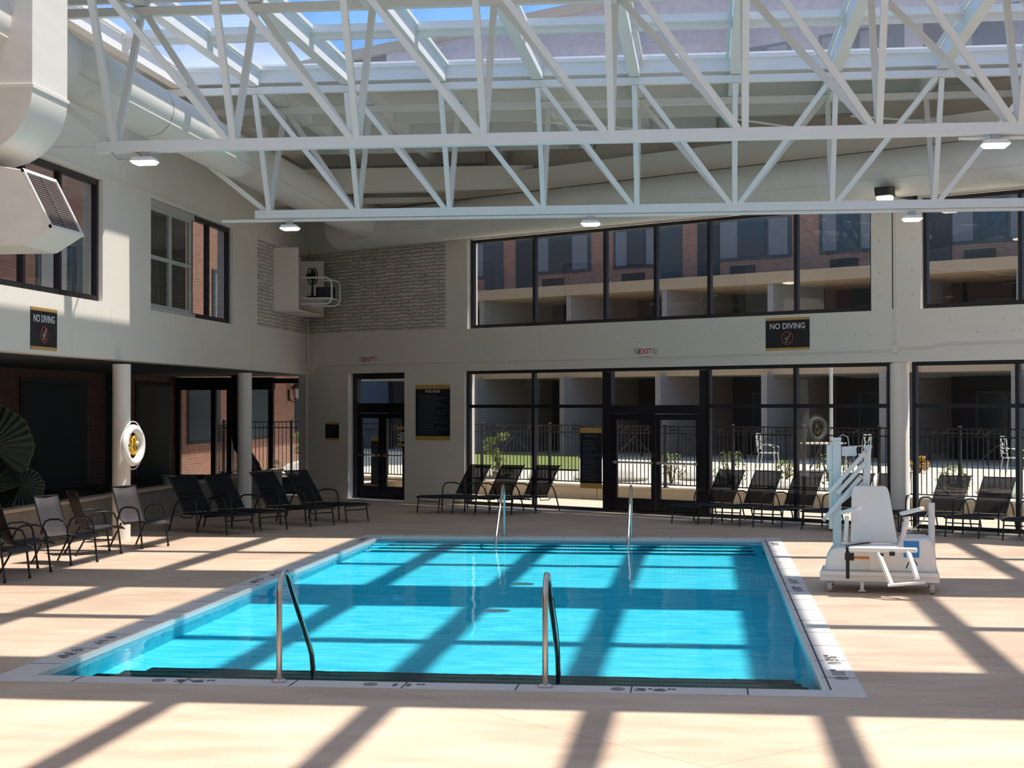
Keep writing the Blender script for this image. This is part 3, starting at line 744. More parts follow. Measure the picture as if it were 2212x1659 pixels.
# ------------------------------------------------------------------ outside the back wall (frame: x = u, y = outwards from the wall, z up)
def W3(u, d, z=0.): return BW(u, d, z)
rnd = random.Random(11)
def ghgt(u, d):
    h = .33+.012*(d-4)
    for (cu_, cd_, r_, a_) in ((12.6, 8.0, 1.6, .30), (17.3, 8.0, 1.9, .38), (9.5, 6.5, 1.1, .18), (6.6, 6.0, .8, .12), (20.5, 9, 2.2, .3), (2.5, 6.4, 1.0, .12)):
        q = ((u-cu_)**2+(d-cd_)**2)/(r_*r_); h += a_*math.exp(-q)
    return h
b = MB(); b.box(-4.5, 34, .35, 3.52, -.10, -.005); o = b.build('patio_floor', 'patio', None); o.location = C0; o.rotation_euler = (0, 0, BR); structure(o)
b = MB(); b.sheet([[(u_*.5-6, 3.75+d_*.5, ghgt(u_*.5-6, 3.75+d_*.5)) for u_ in range(0, 81)] for d_ in range(0, 36)])
o = b.build('gravel_ground', 'gravel', None, smooth=True); o.location = C0; o.rotation_euler = (0, 0, BR); structure(o)
b = MB(); b.sheet([[(u_, d_, ghgt(u_, d_)+.05) for u_ in [3.3-.97*d_+(5.6+.16*d_)*i/14 for i in range(15)]] for d_ in [9.0+j*.5 for j in range(17)]])
o = b.build('lawn', 'lawn', None, smooth=True); o.location = C0; o.rotation_euler = (0, 0, BR); o['kind'] = 'stuff'; tag(o, 'sunlit green lawn strip behind the fence, seen through the left panes', 'grass')
b = MB(); b.box(-60, 60, 17.2, 60, -.3, .50); o = b.build('ground_slab', 'patio', None); o.location = C0; o.rotation_euler = (0, 0, BR); structure(o)
rw = thing('retaining_wall', 'low sunlit concrete block retaining wall outside the back glazing', 'retaining wall', C0, BR)
for i in range(16):
    x0 = -4.4+i*1.83
    b = MB(); b.box(x0+.01, x0+1.82, 3.52, 3.86, -.05, .30); b.build('block', 'concrete', rw, bevel=.012)
b = MB(); b.box(-4.4, 25, 3.47, 3.90, .30, .345); b.build('cap', 'concrete', rw, bevel=.012)
def fence(name, label, origin, rz, xs, zb, zt, ornate=True, bow=.115):
    t = thing(name, label, 'fence', origin, rz)
    for x in xs:
        b = MB(); b.box(x-.03, x+.03, -.03, .03, zb, zt+.03); b.box(x-.07, x+.07, -.07, .07, zb-.01, zb+.015); p = b.build('post', 'black_metal', t)
        b = MB(); b.lathe([(.04, zt+.03), (.045, zt+.045), (.02, zt+.065)], (x, 0, 0), 8); b.build('post_cap', 'black_metal', p)
    for i in range(len(xs)-1):
        x0, x1 = xs[i]+.035, xs[i+1]-.035; L = x1-x0; b = MB()
        for z in (zt, zt-.17, zb+.07): b.box(x0, x1, -.018, .018, z-.014, z+.014)
        n = max(2, int(round(L/bow)))
        for k in range(1, n): b.box(x0+L*k/n-.008, x0+L*k/n+.008, -.008, .008, zb+.07, zt)
        if ornate:
            for a, c in ((0, .5), (.5, 1)):
                xa, xc = x0+L*a, x0+L*c
                b.bar((xa+L*.15, -.01, zt-.17), ((xa+xc)/2, -.01, zt), .012); b.bar(((xa+xc)/2, -.01, zt-.17), (xc-L*.1, -.01, zt), .012)
            xm = x0+L*.5; b.bar((xm-.45, -.01, zt-.62), (xm, -.01, zt-.25), .014); b.bar((xm, -.01, zt-.25), (xm+.45, -.01, zt-.62), .014)
            b.bar((xm-.45, -.01, zt-.2), (xm+.45, -.01, zt-.62), .012)
        b.build('picket_panel', 'black_metal', t)
    return t
PO = [-2.8, -1.0, .85, 2.64, 4.95, 6.72, 8.52, 10.43, 12.3, 14.15, 16.0, 17.85, 19.7, 21.6]
fe = fence('picket_fence', 'black metal picket fence on the low wall beyond the back glazing', W3(0, 3.68), BR, PO, .345, 1.80)
fe2 = fence('picket_fence', 'black metal picket fence running to the brick wing at the far left', (-9.95, 45.5, 0), PI, [0, 1.9, 3.9], .36, 1.84, ornate=False)
fe3 = fence('picket_fence', 'short dark picket fence return seen between the black posts by the drain pipe', (-13.2, 45.6, 0), -PI/2, [0, 1.4, 3.0], .30, 1.80, ornate=False)

# rocks, shrubs
def rock(loc_, r, label, sq=(1.3, 1, .6), seed=1):
    b = MB(); b.ball((0, 0, 0), r, 9, sq, .16, random.Random(seed)); o = b.build('rock', 'rock', None, smooth=True); o.location = loc_; tag(o, label, 'rock', 'rocks in the gravel beds'); return o
RK = [(1.9, 5.0, .30, 'pale boulder behind the fence, seen left of the leaning juniper'), (3.7, 4.9, .34, 'pale boulder behind the fence between the middle loungers'),
      (4.6, 5.6, .28, 'dark-edged rock beside the black warning board'), (6.3, 5.3, .36, 'broad pale rock seen through the left door leaf'),
      (7.4, 6.3, .30, 'rounded pale rock high in the left door leaf glass'), (9.0, 5.0, .30, 'flat rock seen through the right door leaf'),
      (10.9, 5.0, .28, 'pale rock behind the fence right of the double door'), (13.3, 5.4, .33, 'flat rock behind the pool lift mast'),
      (16.3, 5.0, .40, 'long flat brown rock beyond the fence right of the round column'), (18.3, 5.2, .28, 'small pale rock beyond the rightmost loungers')]
for i, (u_, d_, r_, lab) in enumerate(RK): rock(W3(u_, d_, ghgt(u_, d_)+r_*.22), r_, lab, seed=i)
def shrub(loc_, h, r, label, mat='leaf_shrub', seed=1, dens=260, name='shrub', leaf=.045, trunk=True):
    q = random.Random(seed); t = thing(name, label, 'shrub', loc_, 0)
    b = MB()
    if trunk:
        for k in range(6):
            a = q.uniform(0, 2*PI); b.tube([(0, 0, -.05), (r*.3*math.cos(a), r*.3*math.sin(a), h*.45), (r*.6*math.cos(a), r*.6*math.sin(a), h*.85)], [.02, .014, .006], 5)
        b.build('branches', 'bark', t)
    b = MB()
    for k in range(dens):
        z = q.random(); a = q.uniform(0, 2*PI); rr = r*math.sqrt(q.random())*(.55+.45*math.sin(PI*min(1, z+.15)))
        p = Vector((rr*math.cos(a), rr*math.sin(a), h*(.12+.88*z))); s = leaf*q.uniform(.7, 1.5)
        e = Vector((q.uniform(-1, 1), q.uniform(-1, 1), q.uniform(-.5, 1))).normalized(); g, v = frame_from(e)
        b._add([p-e*s, p+g*s*.5, p+e*s, p-g*s*.5], [(0, 1, 2, 3)])
    b.build('foliage', mat, t); return t
def juniper(loc_, h, label, seed=2):
    q = random.Random(seed); t = thing('juniper', label, 'shrub', loc_, 0)
    b = MB(); P = [Vector((.06*math.sin(i*1.3), .05*math.cos(i), h*i/6)) for i in range(7)]; b.tube(P, [.05-.005*i for i in range(7)], 7); b.build('trunk', 'bark', t, smooth=True)
    b = MB()
    for k in range(9):
        c = P[min(6, 1+k*5//8)]+Vector((q.uniform(-.22, .22), q.uniform(-.2, .2), q.uniform(-.1, .15)+.05))
        for j in range(130):
            d = Vector((q.gauss(0, 1), q.gauss(0, 1), q.gauss(0, 1))).normalized(); p = c+Vector((d.x*.20, d.y*.20, d.z*.11))*q.uniform(.5, 1.); s = .05*q.uniform(.6, 1.4)
            e = (d+Vector((0, 0, .4))).normalized(); g, v = frame_from(e)
            b._add([p-e*s*.4, p+g*s*.4, p+e*s, p-g*s*.4], [(0, 1, 2, 3)])
    b.build('foliage', 'leaf_shrub', t); return t
juniper(W3(2.35, 4.6, .36), 1.15, 'tall clumpy juniper behind the fence, against the sunlit lawn')
SH = [(7.6, 5.2, .75, .42, 'leaf_shrub', 'airy green shrub seen through the left door leaf'), (9.35, 5.2, .8, .45, 'leaf_shrub', 'airy green shrub seen through the right door leaf'),
      (10.6, 5.6, .6, .35, 'leaf_shrub', 'small green shrub just right of the double door'), (12.0, 5.4, .85, .5, 'leaf_shrub', 'leafy shrub beyond the third lounger right of the doors'),
      (12.75, 8.2, .38, .26, 'leaf_gold', 'small golden shrub on the gravel mound left of the lift mast'), (14.9, 5.6, .6, .4, 'leaf_shrub', 'green shrub behind the lounger partly hidden by the lift seat'),
      (17.4, 8.3, .42, .34, 'leaf_gold', 'golden shrub on the gravel mound right of the round column'), (18.6, 5.8, .7, .5, 'leaf_shrub', 'green shrub beyond the rightmost loungers')]
for i, (u_, d_, h_, r_, m_, lab) in enumerate(SH): shrub(W3(u_, d_, ghgt(u_, d_)), h_, r_, lab, m_, seed=20+i)
juniper((-12.0, 47.6, .3), 1.5, 'clumpy green juniper before the sunlit brick at the far left', 5)
rock((-12.3, 48.6, .3), .6, 'large white boulder behind the far left juniper', seed=31); rock((-11.6, 46.6, .25), .42, 'white boulder at the foot of the far left juniper', seed=32)
rock((-12.9, 47.0, .2), .3, 'small pale rock by the far left fence', seed=33)
shrub((-13.1, 48.2, .3), .4, .3, 'low green tuft beside the sunlit brick wall', seed=41, dens=120)
b = MB(); b.sheet([[(x, y, .22+.05*math.sin(x*2+y)) for x in [-14+i*.35 for i in range(18)]] for y in [43.2+j*.6 for j in range(20)]])
structure(b.build('gravel_bed', 'gravel', None, smooth=True))

# lamp post
lp = thing('lamp_post', 'slim grey lamp post on the patio beyond the fence', 'lamp post', W3(9.6, 9.5, .38), BR)
b = MB(); b.lathe([(.16, 0), (.16, .05), (.10, .08), (.09, .45), (.06, .52), (.05, .6)], n=14); b.build('base', 'bronze_metal', lp, smooth=True)
b = MB(); b.tube([(0, 0, .55), (0, 0, 3.6)], .045, 12); b.build('pole', 'plastic_grey', lp, smooth=True)
b = MB(); b.lathe([(.05, 3.6), (.12, 3.65), (.16, 3.95), (.03, 4.1)], n=12); b.build('lantern', 'plastic_grey', lp, smooth=True)
# cafe sets
def cafe_table(loc_, rz, label):
    t = thing('patio_table', label, 'table', loc_, rz, 'metal patio tables beyond the fence')
    b = MB(); b.lathe([(.62, .70), (.64, .715), (.64, .735), (.62, .74)], n=28); b.build('tabletop', 'patio', t, smooth=True)
    for k in range(4):
        a = k*PI/2+.4; b = MB(); b.tube([(.10*math.cos(a), .10*math.sin(a), .68), (.22*math.cos(a), .22*math.sin(a), .35), (.42*math.cos(a), .42*math.sin(a), 0)], .02, 6); b.build('leg', 'bronze_metal', t, smooth=True)
    return t
def cafe_chair(loc_, rz, label):
    t = thing('patio_chair', label, 'chair', loc_, rz, 'metal patio chairs beyond the fence')
    b = MB(); b.box(-.24, .24, -.24, .24, .42, .45); b.build('seat', 'plastic_grey', t, bevel=.02)
    b = MB(); P = lambda x, z: (x, .24+.10*(z-.45), z)
    b.tube([P(-.24, .45), P(-.27, .9), P(-.22, .98), P(.22, .98), P(.27, .9), P(.24, .45)], .018, 6)
    b.tube([P(-.25, .55), P(.25, .55)], .012, 5)
    for s in (-1, 1): b.tube([P(s*.05, .55), P(s*.16, .68), P(s*.04, .78), P(s*.15, .88), P(s*.05, .97)], .012, 5); b.tube([P(s*.22, .55), P(s*.10, .76), P(s*.22, .95)], .012, 5)
    b.build('backrest', 'plastic_grey', t, smooth=True)
    for sx in (-1, 1):
        b = MB(); b.tube([(sx*.23, .22, .43), (sx*.25, .30, 0)], .016, 5); b.build('leg', 'plastic_grey', t)
        b = MB(); b.tube([(sx*.23, -.22, .43), (sx*.25, -.27, 0)], .016, 5); b.build('leg', 'plastic_grey', t)
        b = MB(); b.tube([(sx*.25, .26, .68), (sx*.27, -.1, .66), (sx*.27, -.24, .6), (sx*.25, -.24, .42)], .014, 5); b.build('armrest', 'plastic_grey', t)
    return t
T1 = W3(7.6, 12.5, .50); cafe_table(T1, 0, 'round metal patio table seen through and right of the double door')
ch = cafe_chair(W3(6.1, 12.0, .5), 1.9+BR, 'ornate metal patio chair seen through the right door leaf')
clone(ch, 'metal patio chair at the right side of the table by the lamp post', W3(8.9, 12.1, .5), -1.5+BR)
cafe_table(W3(15.0, 12.5, .50), 0, 'round metal patio table beyond the rightmost panes')
clone(ch, 'white-lit metal patio chair beyond the fence right of the round column', W3(13.4, 12.1, .5), 2.3+BR)
clone(ch, 'metal patio chair at the right side of the table beyond the rightmost panes', W3(16.3, 12.0, .5), -1.8+BR)

# ------------------------------------------------------------------ hotel facade parallel to the back wall
fa = thing('hotel_building', 'brick hotel block with stacked balconies and curtained windows behind the patio', 'building', W3(0, 19.34), BR)
UL, UR = -17.0, 26.0
b = MB(); b.box(UL, UR, 0, .4, 6.45, 9.4); b.build('brick_wall', 'brick_red', fa)
b = MB(); b.box(UL, UR, 0, .4, 9.4, 17.0); b.build('upper_wall', 'brick_mauve', fa)
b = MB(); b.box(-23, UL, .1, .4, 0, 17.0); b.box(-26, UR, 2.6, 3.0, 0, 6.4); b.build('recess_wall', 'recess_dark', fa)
for z0, z1 in ((3.30, 3.62), (6.28, 6.66)):
    b = MB(); b.box(UL, UR, -1.5, 2.6, z0, z1); b.build('balcony_slab', 'slab_tan', fa)
for j in range(10):
    up = -10.45+4.27*j
    for z0, z1 in ((.45, 3.3), (3.62, 6.28)):
        b = MB(); b.box(up, up+.22, -1.85 if z0 < 1 else -1.45, 2.6, z0, z1); b.build('partition_wall', 'partition_paint', fa)
        # recessed window and rail
        b = MB(); b.box(up+1.1, up+3.5, 2.52, 2.6, z0+.75, z1-.55); f_ = b.build('window', 'facade_teal', fa)
        b = MB(); b.box(up+1.2, up+2.2, 2.49, 2.53, z0+.85, z1-.65); b.box(up+2.3, up+3.4, 2.49, 2.53, z0+.85, z1-.65); b.build('window_pane', 'window_blue', f_)
    b = MB()
    for z in (1.42, 1.54): b.box(up+.25, up+3.9, -1.4, -1.36, z, z+.035)
    b.box(up+.6, up+.65, -1.4, -1.36, .45, 1.55); b.box(up+3.3, up+3.35, -1.4, -1.36, .45, 1.55)
    b.build('balcony_rail', 'black_metal', fa)
pq = lambda *a: None
PR = [-14.55, -10.5, -6.25, -2.05, 2.35, 6.6, 10.9, 15.1, 19.4, 23.6]
for j, p in enumerate(PR[:-1]):
    x0, x1 = p+.62, PR[j+1]; L = x1-x0; flip = j % 2 == 1
    wx0, wx1 = (x0+.62, x1-1.02) if not flip else (x0+.98, x1-.06)
    dx0, dx1 = (x1-.98, x1-.03) if not flip else (x0+.03, x0+.95)
    for lv, zb_ in enumerate((6.66, 9.56, 12.46)):
        if lv and j < 0: continue
        b = MB(); b.box(wx0-.12, wx1+.12, -.03, .02, zb_+.60, zb_+2.05); f_ = b.build('window', 'facade_teal', fa)
        wl_ = wx1-wx0
        b = MB(); b.box(wx0+.02, wx0+wl_*.26, -.05, -.028, zb_+.70, zb_+1.95); b.box(wx0+wl_*.72, wx1-.02, -.05, -.028, zb_+.70, zb_+1.95); b.build('curtain', 'curtain', f_)
        b = MB(); b.box(wx0+wl_*.31, wx0+wl_*.67, -.05, -.028, zb_+.70, zb_+1.95); b.build('window_pane', 'window_blue' if flip or j % 3 else 'curtain', f_)
        b = MB(); b.box(dx0, dx1, -.04, .02, zb_+.05, zb_+2.1); b.build('door_panel', 'recess_dark' if flip else 'facade_teal', fa)
        b = MB(); xa = wx0+wl_*.15; b.box(xa, xa+1.0, -.06, .02, zb_+.12, zb_+.42); b.build('vent_grille', 'ac_grille', fa)
b = MB(); b.box(-23.2, UR+.2, -.15, .5, 16.9, 17.3); b.build('parapet', 'slab_tan', fa)

# brick wing on the left, parallel to the left wall
WX = -14.0
wg = thing('brick_wing', 'low brick hotel wing along the left side, its foot in sunlight', 'building', (WX, 0, 0), LR)
b = MB(); b.box(42.0, 63.5, 0, .4, 0, 9.6); b.build('brick_wall', 'brick_red', wg)
b = MB(); b.box(ROOM_F, 42.0, 0, .4, 3.35, 9.6); b.build('upper_wall', 'brick_shaded', wg)
for i_ in range(9):
    x0 = 8.2+i_*6.1; b = MB(); b.box(x0, x0+3.2, -.05, .02, 4.3, 6.2); f_ = b.build('window', 'facade_teal', wg)
    b = MB(); b.box(x0+.15, x0+1.5, -.07, -.045, 4.4, 6.1); b.build('curtain', 'curtain', f_)
    b = MB(); b.box(x0+1.65, x0+3.05, -.07, -.045, 4.4, 6.1); b.build('window_pane', 'window_blue', f_)
b = MB(); b.box(ROOM_F, 63.5, -.06, .46, 9.6, 9.8); b.build('parapet', 'slab_tan', wg)
b = MB(); b.box(42.0, 63.5, -.82, 0, 3.36, 3.56); b.box(42.0, 63.5, -.87, -.82, 3.32, 3.62); b.build('soffit', 'slab_tan', wg)
b = MB(); b.box(42, 63.5, -.89, -.87, 3.38, 3.52); b.build('gutter', 'plastic_white', wg)
for x0, x1 in ((42.6, 45.6), (48.0, 51.0), (54.2, 57.5)):
    b = MB(); b.box(x0, x1, -.03, .02, 1.25, 2.95); f_ = b.build('window', 'recess_dark', wg)
    b = MB(); b.box(x0+.1, x1-.1, -.04, -.028, 1.35, 2.85); b.build('window_pane', 'facade_teal', f_)
b = MB(); b.tube([(47.3, -.12, .2), (47.3, -.12, 3.35)], .07, 10); b.build('downspout', 'plastic_white', wg, smooth=True)
wl2 = thing('wall_lantern', 'black carriage lantern on the brick pier at the far left', 'lantern', (WX, 53.3, 2.75), LR)
b = MB(); b.box(-.06, .06, -.05, 0, -.28, .1); b.tube([(0, -.03, -.22), (0, -.22, -.34), (0, -.30, -.2)], .02, 6); b.build('bracket', 'black_metal', wl2)
b = MB(); b.lathe([(.10, -.2), (.16, .12)], (0, -.30, 0), 4); b.build('glass_body', 'partition_paint', wl2)
b = MB(); b.lathe([(.20, .12), (.20, .15), (.08, .28), (.03, .36)], (0, -.30, 0), 4); b.lathe([(.04, -.28), (.11, -.2)], (0, -.30, 0), 4); b.build('cap', 'black_metal', wl2)
# ------------------------------------------------------------------ covered walk behind the left columns
cw = thing('wall_corridor', None, None, (WX, 0, 0), LR, kind='structure')
b = MB(); b.box(ROOM_F, 42.0, 0, .3, 0, 3.3); b.build('wall_face', 'brick_shaded', cw)
for x0, x1 in ((31.8, 35.5), (38.6, 41.2)):
    b = MB(); b.box(x0, x1, -.03, .02, .3, 2.9); f_ = b.build('window_frame', 'black_frame', cw)
    b = MB(); b.box(x0+.1, x1-.1, -.04, -.025, .4, 2.8); b.build('window_panel', 'recess_dark', f_)
b = MB(); b.box(36.6, 36.9, -.25, 0, 0, 3.1); b.build('wall_pier', 'facade_teal', cw)
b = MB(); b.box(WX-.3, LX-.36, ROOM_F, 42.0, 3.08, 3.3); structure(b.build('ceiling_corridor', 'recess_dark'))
b = MB(); b.box(LX-.05, LX+.0, 40.35, 42.0, 0, 3.1); 
o = b.build('wall_corridor_end', 'wall_paint'); structure(o)
YE = 41.6
w8 = glazing('window_8', (0, YE, 0), 0, [-13.9, -12.93, -12.5, -11.38, -10.12], [.30, 3.02], d=0, fw=.13, fd=.14)
b = MB(); b.box(-13.95, -11.3, YE-.12, YE+.12, 2.72, 3.05); b.box(-13.95, -10.1, YE-.1, YE+.1, 0, .34); b.build('trim_1', 'black_frame')['kind'] = 'structure'
# drain pipe
dp = thing('drain_pipe', 'thick black drain pipe bending down beside the second column', 'pipe', (-11.9, 40.3, 0), 0)
b = MB(); b.tube([(.0, 0, 3.1), (0, 0, 1.55), (.06, 0, 1.25), (.25, 0, 1.0), (.42, 0, .75), (.46, 0, .4), (.46, 0, .0)], .17, 14); b.build('pipe', 'black_metal', dp, smooth=True)
b = MB(); b.tube([(.0, 0, 1.52), (0, 0, 1.62)], .19, 14); b.build('collar', 'black_metal', dp, smooth=True)
b = MB(); b.tube([(.43, 0, .68), (.45, 0, .6)], .19, 14); b.build('collar', 'black_metal', dp, smooth=True)
# planter
pl = thing('planter', 'long low block planter running behind the left columns', 'planter', (0, 0, 0), 0)
b = MB(); b.box(-11.2, -11.0, 14, 41.3, 0, .60); b.box(WX, -11.2, 14, 14.2, 0, .6); b.build('block_wall', 'block_wall', pl)
b = MB(); b.box(-11.24, -10.96, 14, 41.3, .60, .66); b.build('cap', 'concrete', pl, bevel=.01)
b = MB(); b.box(WX, -11.2, 14.2, 41.3, .3, .50); b.build('soil', 'soil', pl)
tag(MB().lathe([(.12, 0), (.16, .22), (.155, .22), (.13, .18)], n=18).build('flower_pot', 'dirt_pot', None, smooth=True), 'small pale round pot on the planter behind the first column', 'pot').location = (-12.2, 35.8, .5)
# plants
def fan_palm(loc_, label, leaves, seed=3):
    q = random.Random(seed); t = thing('fan_palm', label, 'plant', loc_, 0)
    for (px, py, pz, r, nx, nz_, roll_) in leaves:
        c = Vector((px, py, pz)); b = MB(); b.tube([(0, 0, -.1), Vector((px*.4, py*.4, pz*.6)), c], [.03, .02, .015], 6); st = b.build('stem', 'leaf_dark', t, smooth=True)
        nrm = Vector((nx, -1, nz_)).normalized(); g, v = frame_from(nrm)
        g2 = g*math.cos(roll_)+v*math.sin(roll_); v2 = -g*math.sin(roll_)+v*math.cos(roll_)
        b = MB(); m_ = 26; vs = [c]; rim = []
        for i in range(m_*2+1):
            a = -1.1*PI/1.25+2*1.1*PI/1.25*i/(m_*2); rr = r*(1.-.025*(i % 2))*(1+.02*math.sin(i)); bump_ = .010*(1 if i % 2 else -1)
            p = c+(g2*math.sin(a)+v2*math.cos(a))*rr+nrm*bump_-nrm*rr*rr*.18; vs.append(p); rim.append(p)
        b._add(vs, [(0, i+1, i+2) for i in range(m_*2)]); b.build('leaf', 'leaf_dark', t)
        b = MB(); b.tube(rim, .006, 4); b.build('leaf_edge', 'leaf_edge', st)
    return t
fan_palm((-12.4, 26.2, .5), 'dark fan palm with a huge round leaf at the left edge', [(.35, .0, 1.12, .72, .5, .1, -.35), (.2, .3, .5, .5, .4, .5, 1.2), (.85, .1, .45, .4, .6, .8, .9)])
def strap_plant(loc_, label, n, ln, seed, name='planter_plant', mat='leaf_dark'):
    q = random.Random(seed); t = thing(name, label, 'plant', loc_, 0); b = MB()
    for k in range(n):
        a = q.uniform(0, 2*PI); L = ln*q.uniform(.6, 1.1); d = Vector((math.cos(a), math.sin(a), 0)); s = Vector((-d.y, d.x, 0)); rows = []
        for i in range(6):
            f = i/5; p = d*L*f*.75+Vector((0, 0, L*(f*1.1-.75*f*f))); w_ = .035*(1-f*.9)*(1+f); rows.append([p-s*w_, p+s*w_])
        b.sheet(rows)
    b.build('foliage', mat, t); return t
strap_plant((-11.8, 27.6, .5), 'dark arching strap-leaved plant in the planter beside the fan palm', 40, .8, 4)
strap_plant((-11.7, 24.2, .5), 'bushy dark plant under the huge fan leaf', 50, .7, 6)
strap_plant((-11.8, 30.6, .5), 'dark low plant in the planter behind the first column', 34, .55, 8)
strap_plant((-11.7, 36.2, .5), 'dark low plant in the planter behind the leftmost lounger', 34, .5, 9)
strap_plant((-11.7, 38.6, .5), 'dark low plant in the planter near the drain pipe', 30, .45, 10)
# ------------------------------------------------------------------ loungers
def tubeobj(path, r, name, mat, parent, n=7): return MB().tube(path, r, n).build(name, mat, parent, smooth=True)
def arc(c, r, a0, a1, n, f): return [f(c[0]+r*math.cos(a0+(a1-a0)*i/n), c[1]+r*math.sin(a0+(a1-a0)*i/n)) for i in range(n+1)]
def lounger(label):
    t = thing('sun_lounger', label, 'sun lounger', (0, 0, 0), 0, 'black sling sun loungers around the pool')
    hw = .30; r = .016
    b = MB()
    for s in (-1, 1): b.tube([(-.10, s*hw, .33), (.55, s*hw, .345), (1.10, s*hw, .36), (1.22, s*hw, .34)], r, 7)
    b.tube([(1.22, -hw, .34), (1.22, hw, .34)], r, 7); b.tube([(-.1, -hw, .33), (-.1, hw, .33)], r, 7); b.tube([(.5, -hw, .30), (.5, hw, .30)], r, 7)
    b.tube([(1.16, -hw, .25), (1.16, hw, .25)], .012, 6)
    for s in (-1, 1): b.tube([(.15, s*(hw-.02), .33), (.12, s*(hw-.02), .26), (-.18, s*(hw-.02), .26), (-.25, s*(hw-.02), .30)], .01, 6)
    b.build('frame', 'black_metal', t, smooth=True)
    b = MB(); bp = lambda q: (-.08-.42*q-.05*q*q, .36+.61*q)
    for s in (-1, 1): b.tube([(bp(q)[0], s*(hw-.005), bp(q)[1]) for q in (0, .3, .6, .9, 1.0)]+[(bp(1)[0]-.04, s*(hw-.005), bp(1)[1]+.02)], .014, 7)
    b.tube([(bp(1)[0]-.03, -hw, bp(1)[1]+.01), (bp(1)[0]-.03, hw, bp(1)[1]+.01)], .012, 6)
    b.tube([(bp(.55)[0], -hw, bp(.55)[1]), (bp(.55)[0], hw, bp(.55)[1])], .01, 6)
    bf = b.build('backrest_frame', 'black_metal', t, smooth=True)
    b = MB(); b.sheet([[(x, y, z-.012*math.cos(y/hw*PI/2)) for y in (-hw, -hw/2, 0, hw/2, hw)] for x, z in ((-.08, .345), (.25, .348), (.55, .352), (.85, .36), (1.10, .37), (1.21, .352))])
    b.build('seat_sling', 'sling_black', t, smooth=True)
    b = MB(); b.sheet([[(bp(q)[0]-.015*math.cos(y/hw*PI/2), y, bp(q)[1]) for y in (-hw, -hw/2, 0, hw/2, hw)] for q in (0, .2, .4, .6, .8, 1.)])
    b.build('back_sling', 'sling_black', t, smooth=True)
    for s in (-1, 1):
        y = s*(hw+.025)
        tubeobj([(.36, y, 0), (.34, y, .36), (.33, y, .50), (.27, y, .585), (.17, y, .61), (-.10, y, .60), (-.22, y, .56), (-.32, y, .46), (-.42, y, .25), (-.52, y, 0)], .015, 'armrest', 'black_metal', t)
        tubeobj([(1.14, s*hw, .35), (1.20, s*hw, 0)], .014, 'leg', 'black_metal', t)
    return t
def place_foot(first, label, hip, ang):
    if first is None: return None
FD = math.atan2(-.80, -.60)      # foot direction of the rows by the back wall
L0 = lounger('black lounger with its foot toward the small door, first of the middle three'); L0.location = (-5.28, 35.14, 0); L0.rotation_euler = (0, 0, R(-122))
for lab_, x_, y_, a_ in (
    ('black lounger in the middle of the three left of the double door', -4.5, 34.86, -120),
    ('black lounger nearest the warning board, in front of the left panes', -3.72, 34.85, -120),
    ('black lounger first to the right of the double door', 0.21, 32.58, -122),
    ('black lounger second to the right of the double door', 0.95, 32.22, -120),
    ('black lounger third to the right of the double door', 1.72, 31.78, -120),
    ('black lounger mostly hidden behind the pool lift arm', 2.62, 31.16, -122),
    ('black lounger directly in front of the round column', 3.42, 31.05, -104),
    ('black lounger just right of the round column', 4.28, 30.28, -121),
    ('black lounger second right of the round column', 4.98, 29.72, -121),
    ('black lounger cut off at the right edge, by the rightmost panes', 5.85, 29.15, -121),
    ('dark lounger closest to the patio armchairs at the left', -9.24, 28.9, -36),
    ('dark lounger standing left of the second round column', -8.88, 29.85, -36),
    ('dark lounger right beside the second round column', -8.27, 30.95, -34),
    ('dark lounger farthest along the left side, beneath the small wall sign', -7.84, 31.97, -32),
): clone(L0, lab_, (x_, y_, 0), R(a_))

# ------------------------------------------------------------------ stacking sling armchairs
def armchair(label):
    t = thing('patio_armchair', label, 'chair', (0, 0, 0), 0, 'grey sling armchairs along the left side')
    hw = .27; r = .014
    prof = [(-.40, .98), (-.34, .80), (-.27, .60), (-.21, .46), (-.15, .405), (-.08, .40), (.10, .42), (.24, .435), (.32, .42), (.36, .385)]
    b = MB(); b.sheet([[(x-.012*(1-abs(y)/hw), y, z-.010*(1-abs(y)/hw)) for y in (-hw, -hw/2, 0, hw/2, hw)] for x, z in prof]); b.build('sling', 'sling_taupe', t, smooth=True, solid=.004)
    b = MB()
    for s in (-1, 1): b.tube([(x, s*hw, z) for x, z in prof], .012, 7)
    b.tube([(-.40, -hw, .98), (-.40, hw, .98)], .011, 6); b.tube([(-.15, -hw, .38), (-.15, hw, .38)], .012, 6); b.tube([(.22, -hw, .41), (.22, hw, .41)], .012, 6)
    b.build('frame', 'black_metal', t, smooth=True)
    for s in (-1, 1):
        y = s*(hw+.03)
        tubeobj([(.30, y, 0), (.25, y, .38), (.225, y, .55), (.18, y, .635), (.08, y, .665), (-.08, y, .66), (-.17, y, .62), (-.22, y, .52), (-.24, y, .44)], .0155, 'armrest', 'black_metal', t)
        tubeobj([(-.18, s*(hw+.01), .40), (-.42, y, 0)], .0145, 'leg', 'black_metal', t)
        b = MB(); b.tube([(.30, y, 0), (.296, y, .035)], .021, 8); b.build('foot_cap', 'strap_black', t, smooth=True)
    return t
c0 = armchair('grey sling armchair cut off at the left edge, nearest the viewer'); c0.location = (-9.32, 20.5, 0); c0.rotation_euler = (0, 0, R(-8))
clone(c0, 'grey sling armchair seen side-on at the left edge, foot bars crossing its neighbour', (-9.45, 21.6, 0), R(40))
clone(c0, 'grey sling armchair with its back toward the planter, left of the first round column', (-9.29, 22.8, 0), R(-16))
clone(c0, 'grey sling armchair seen side-on just left of the first round column', (-9.46, 24.37, 0), R(38))
clone(c0, 'grey sling armchair with its tall back against the first round column', (-9.17, 25.6, 0), R(-24))

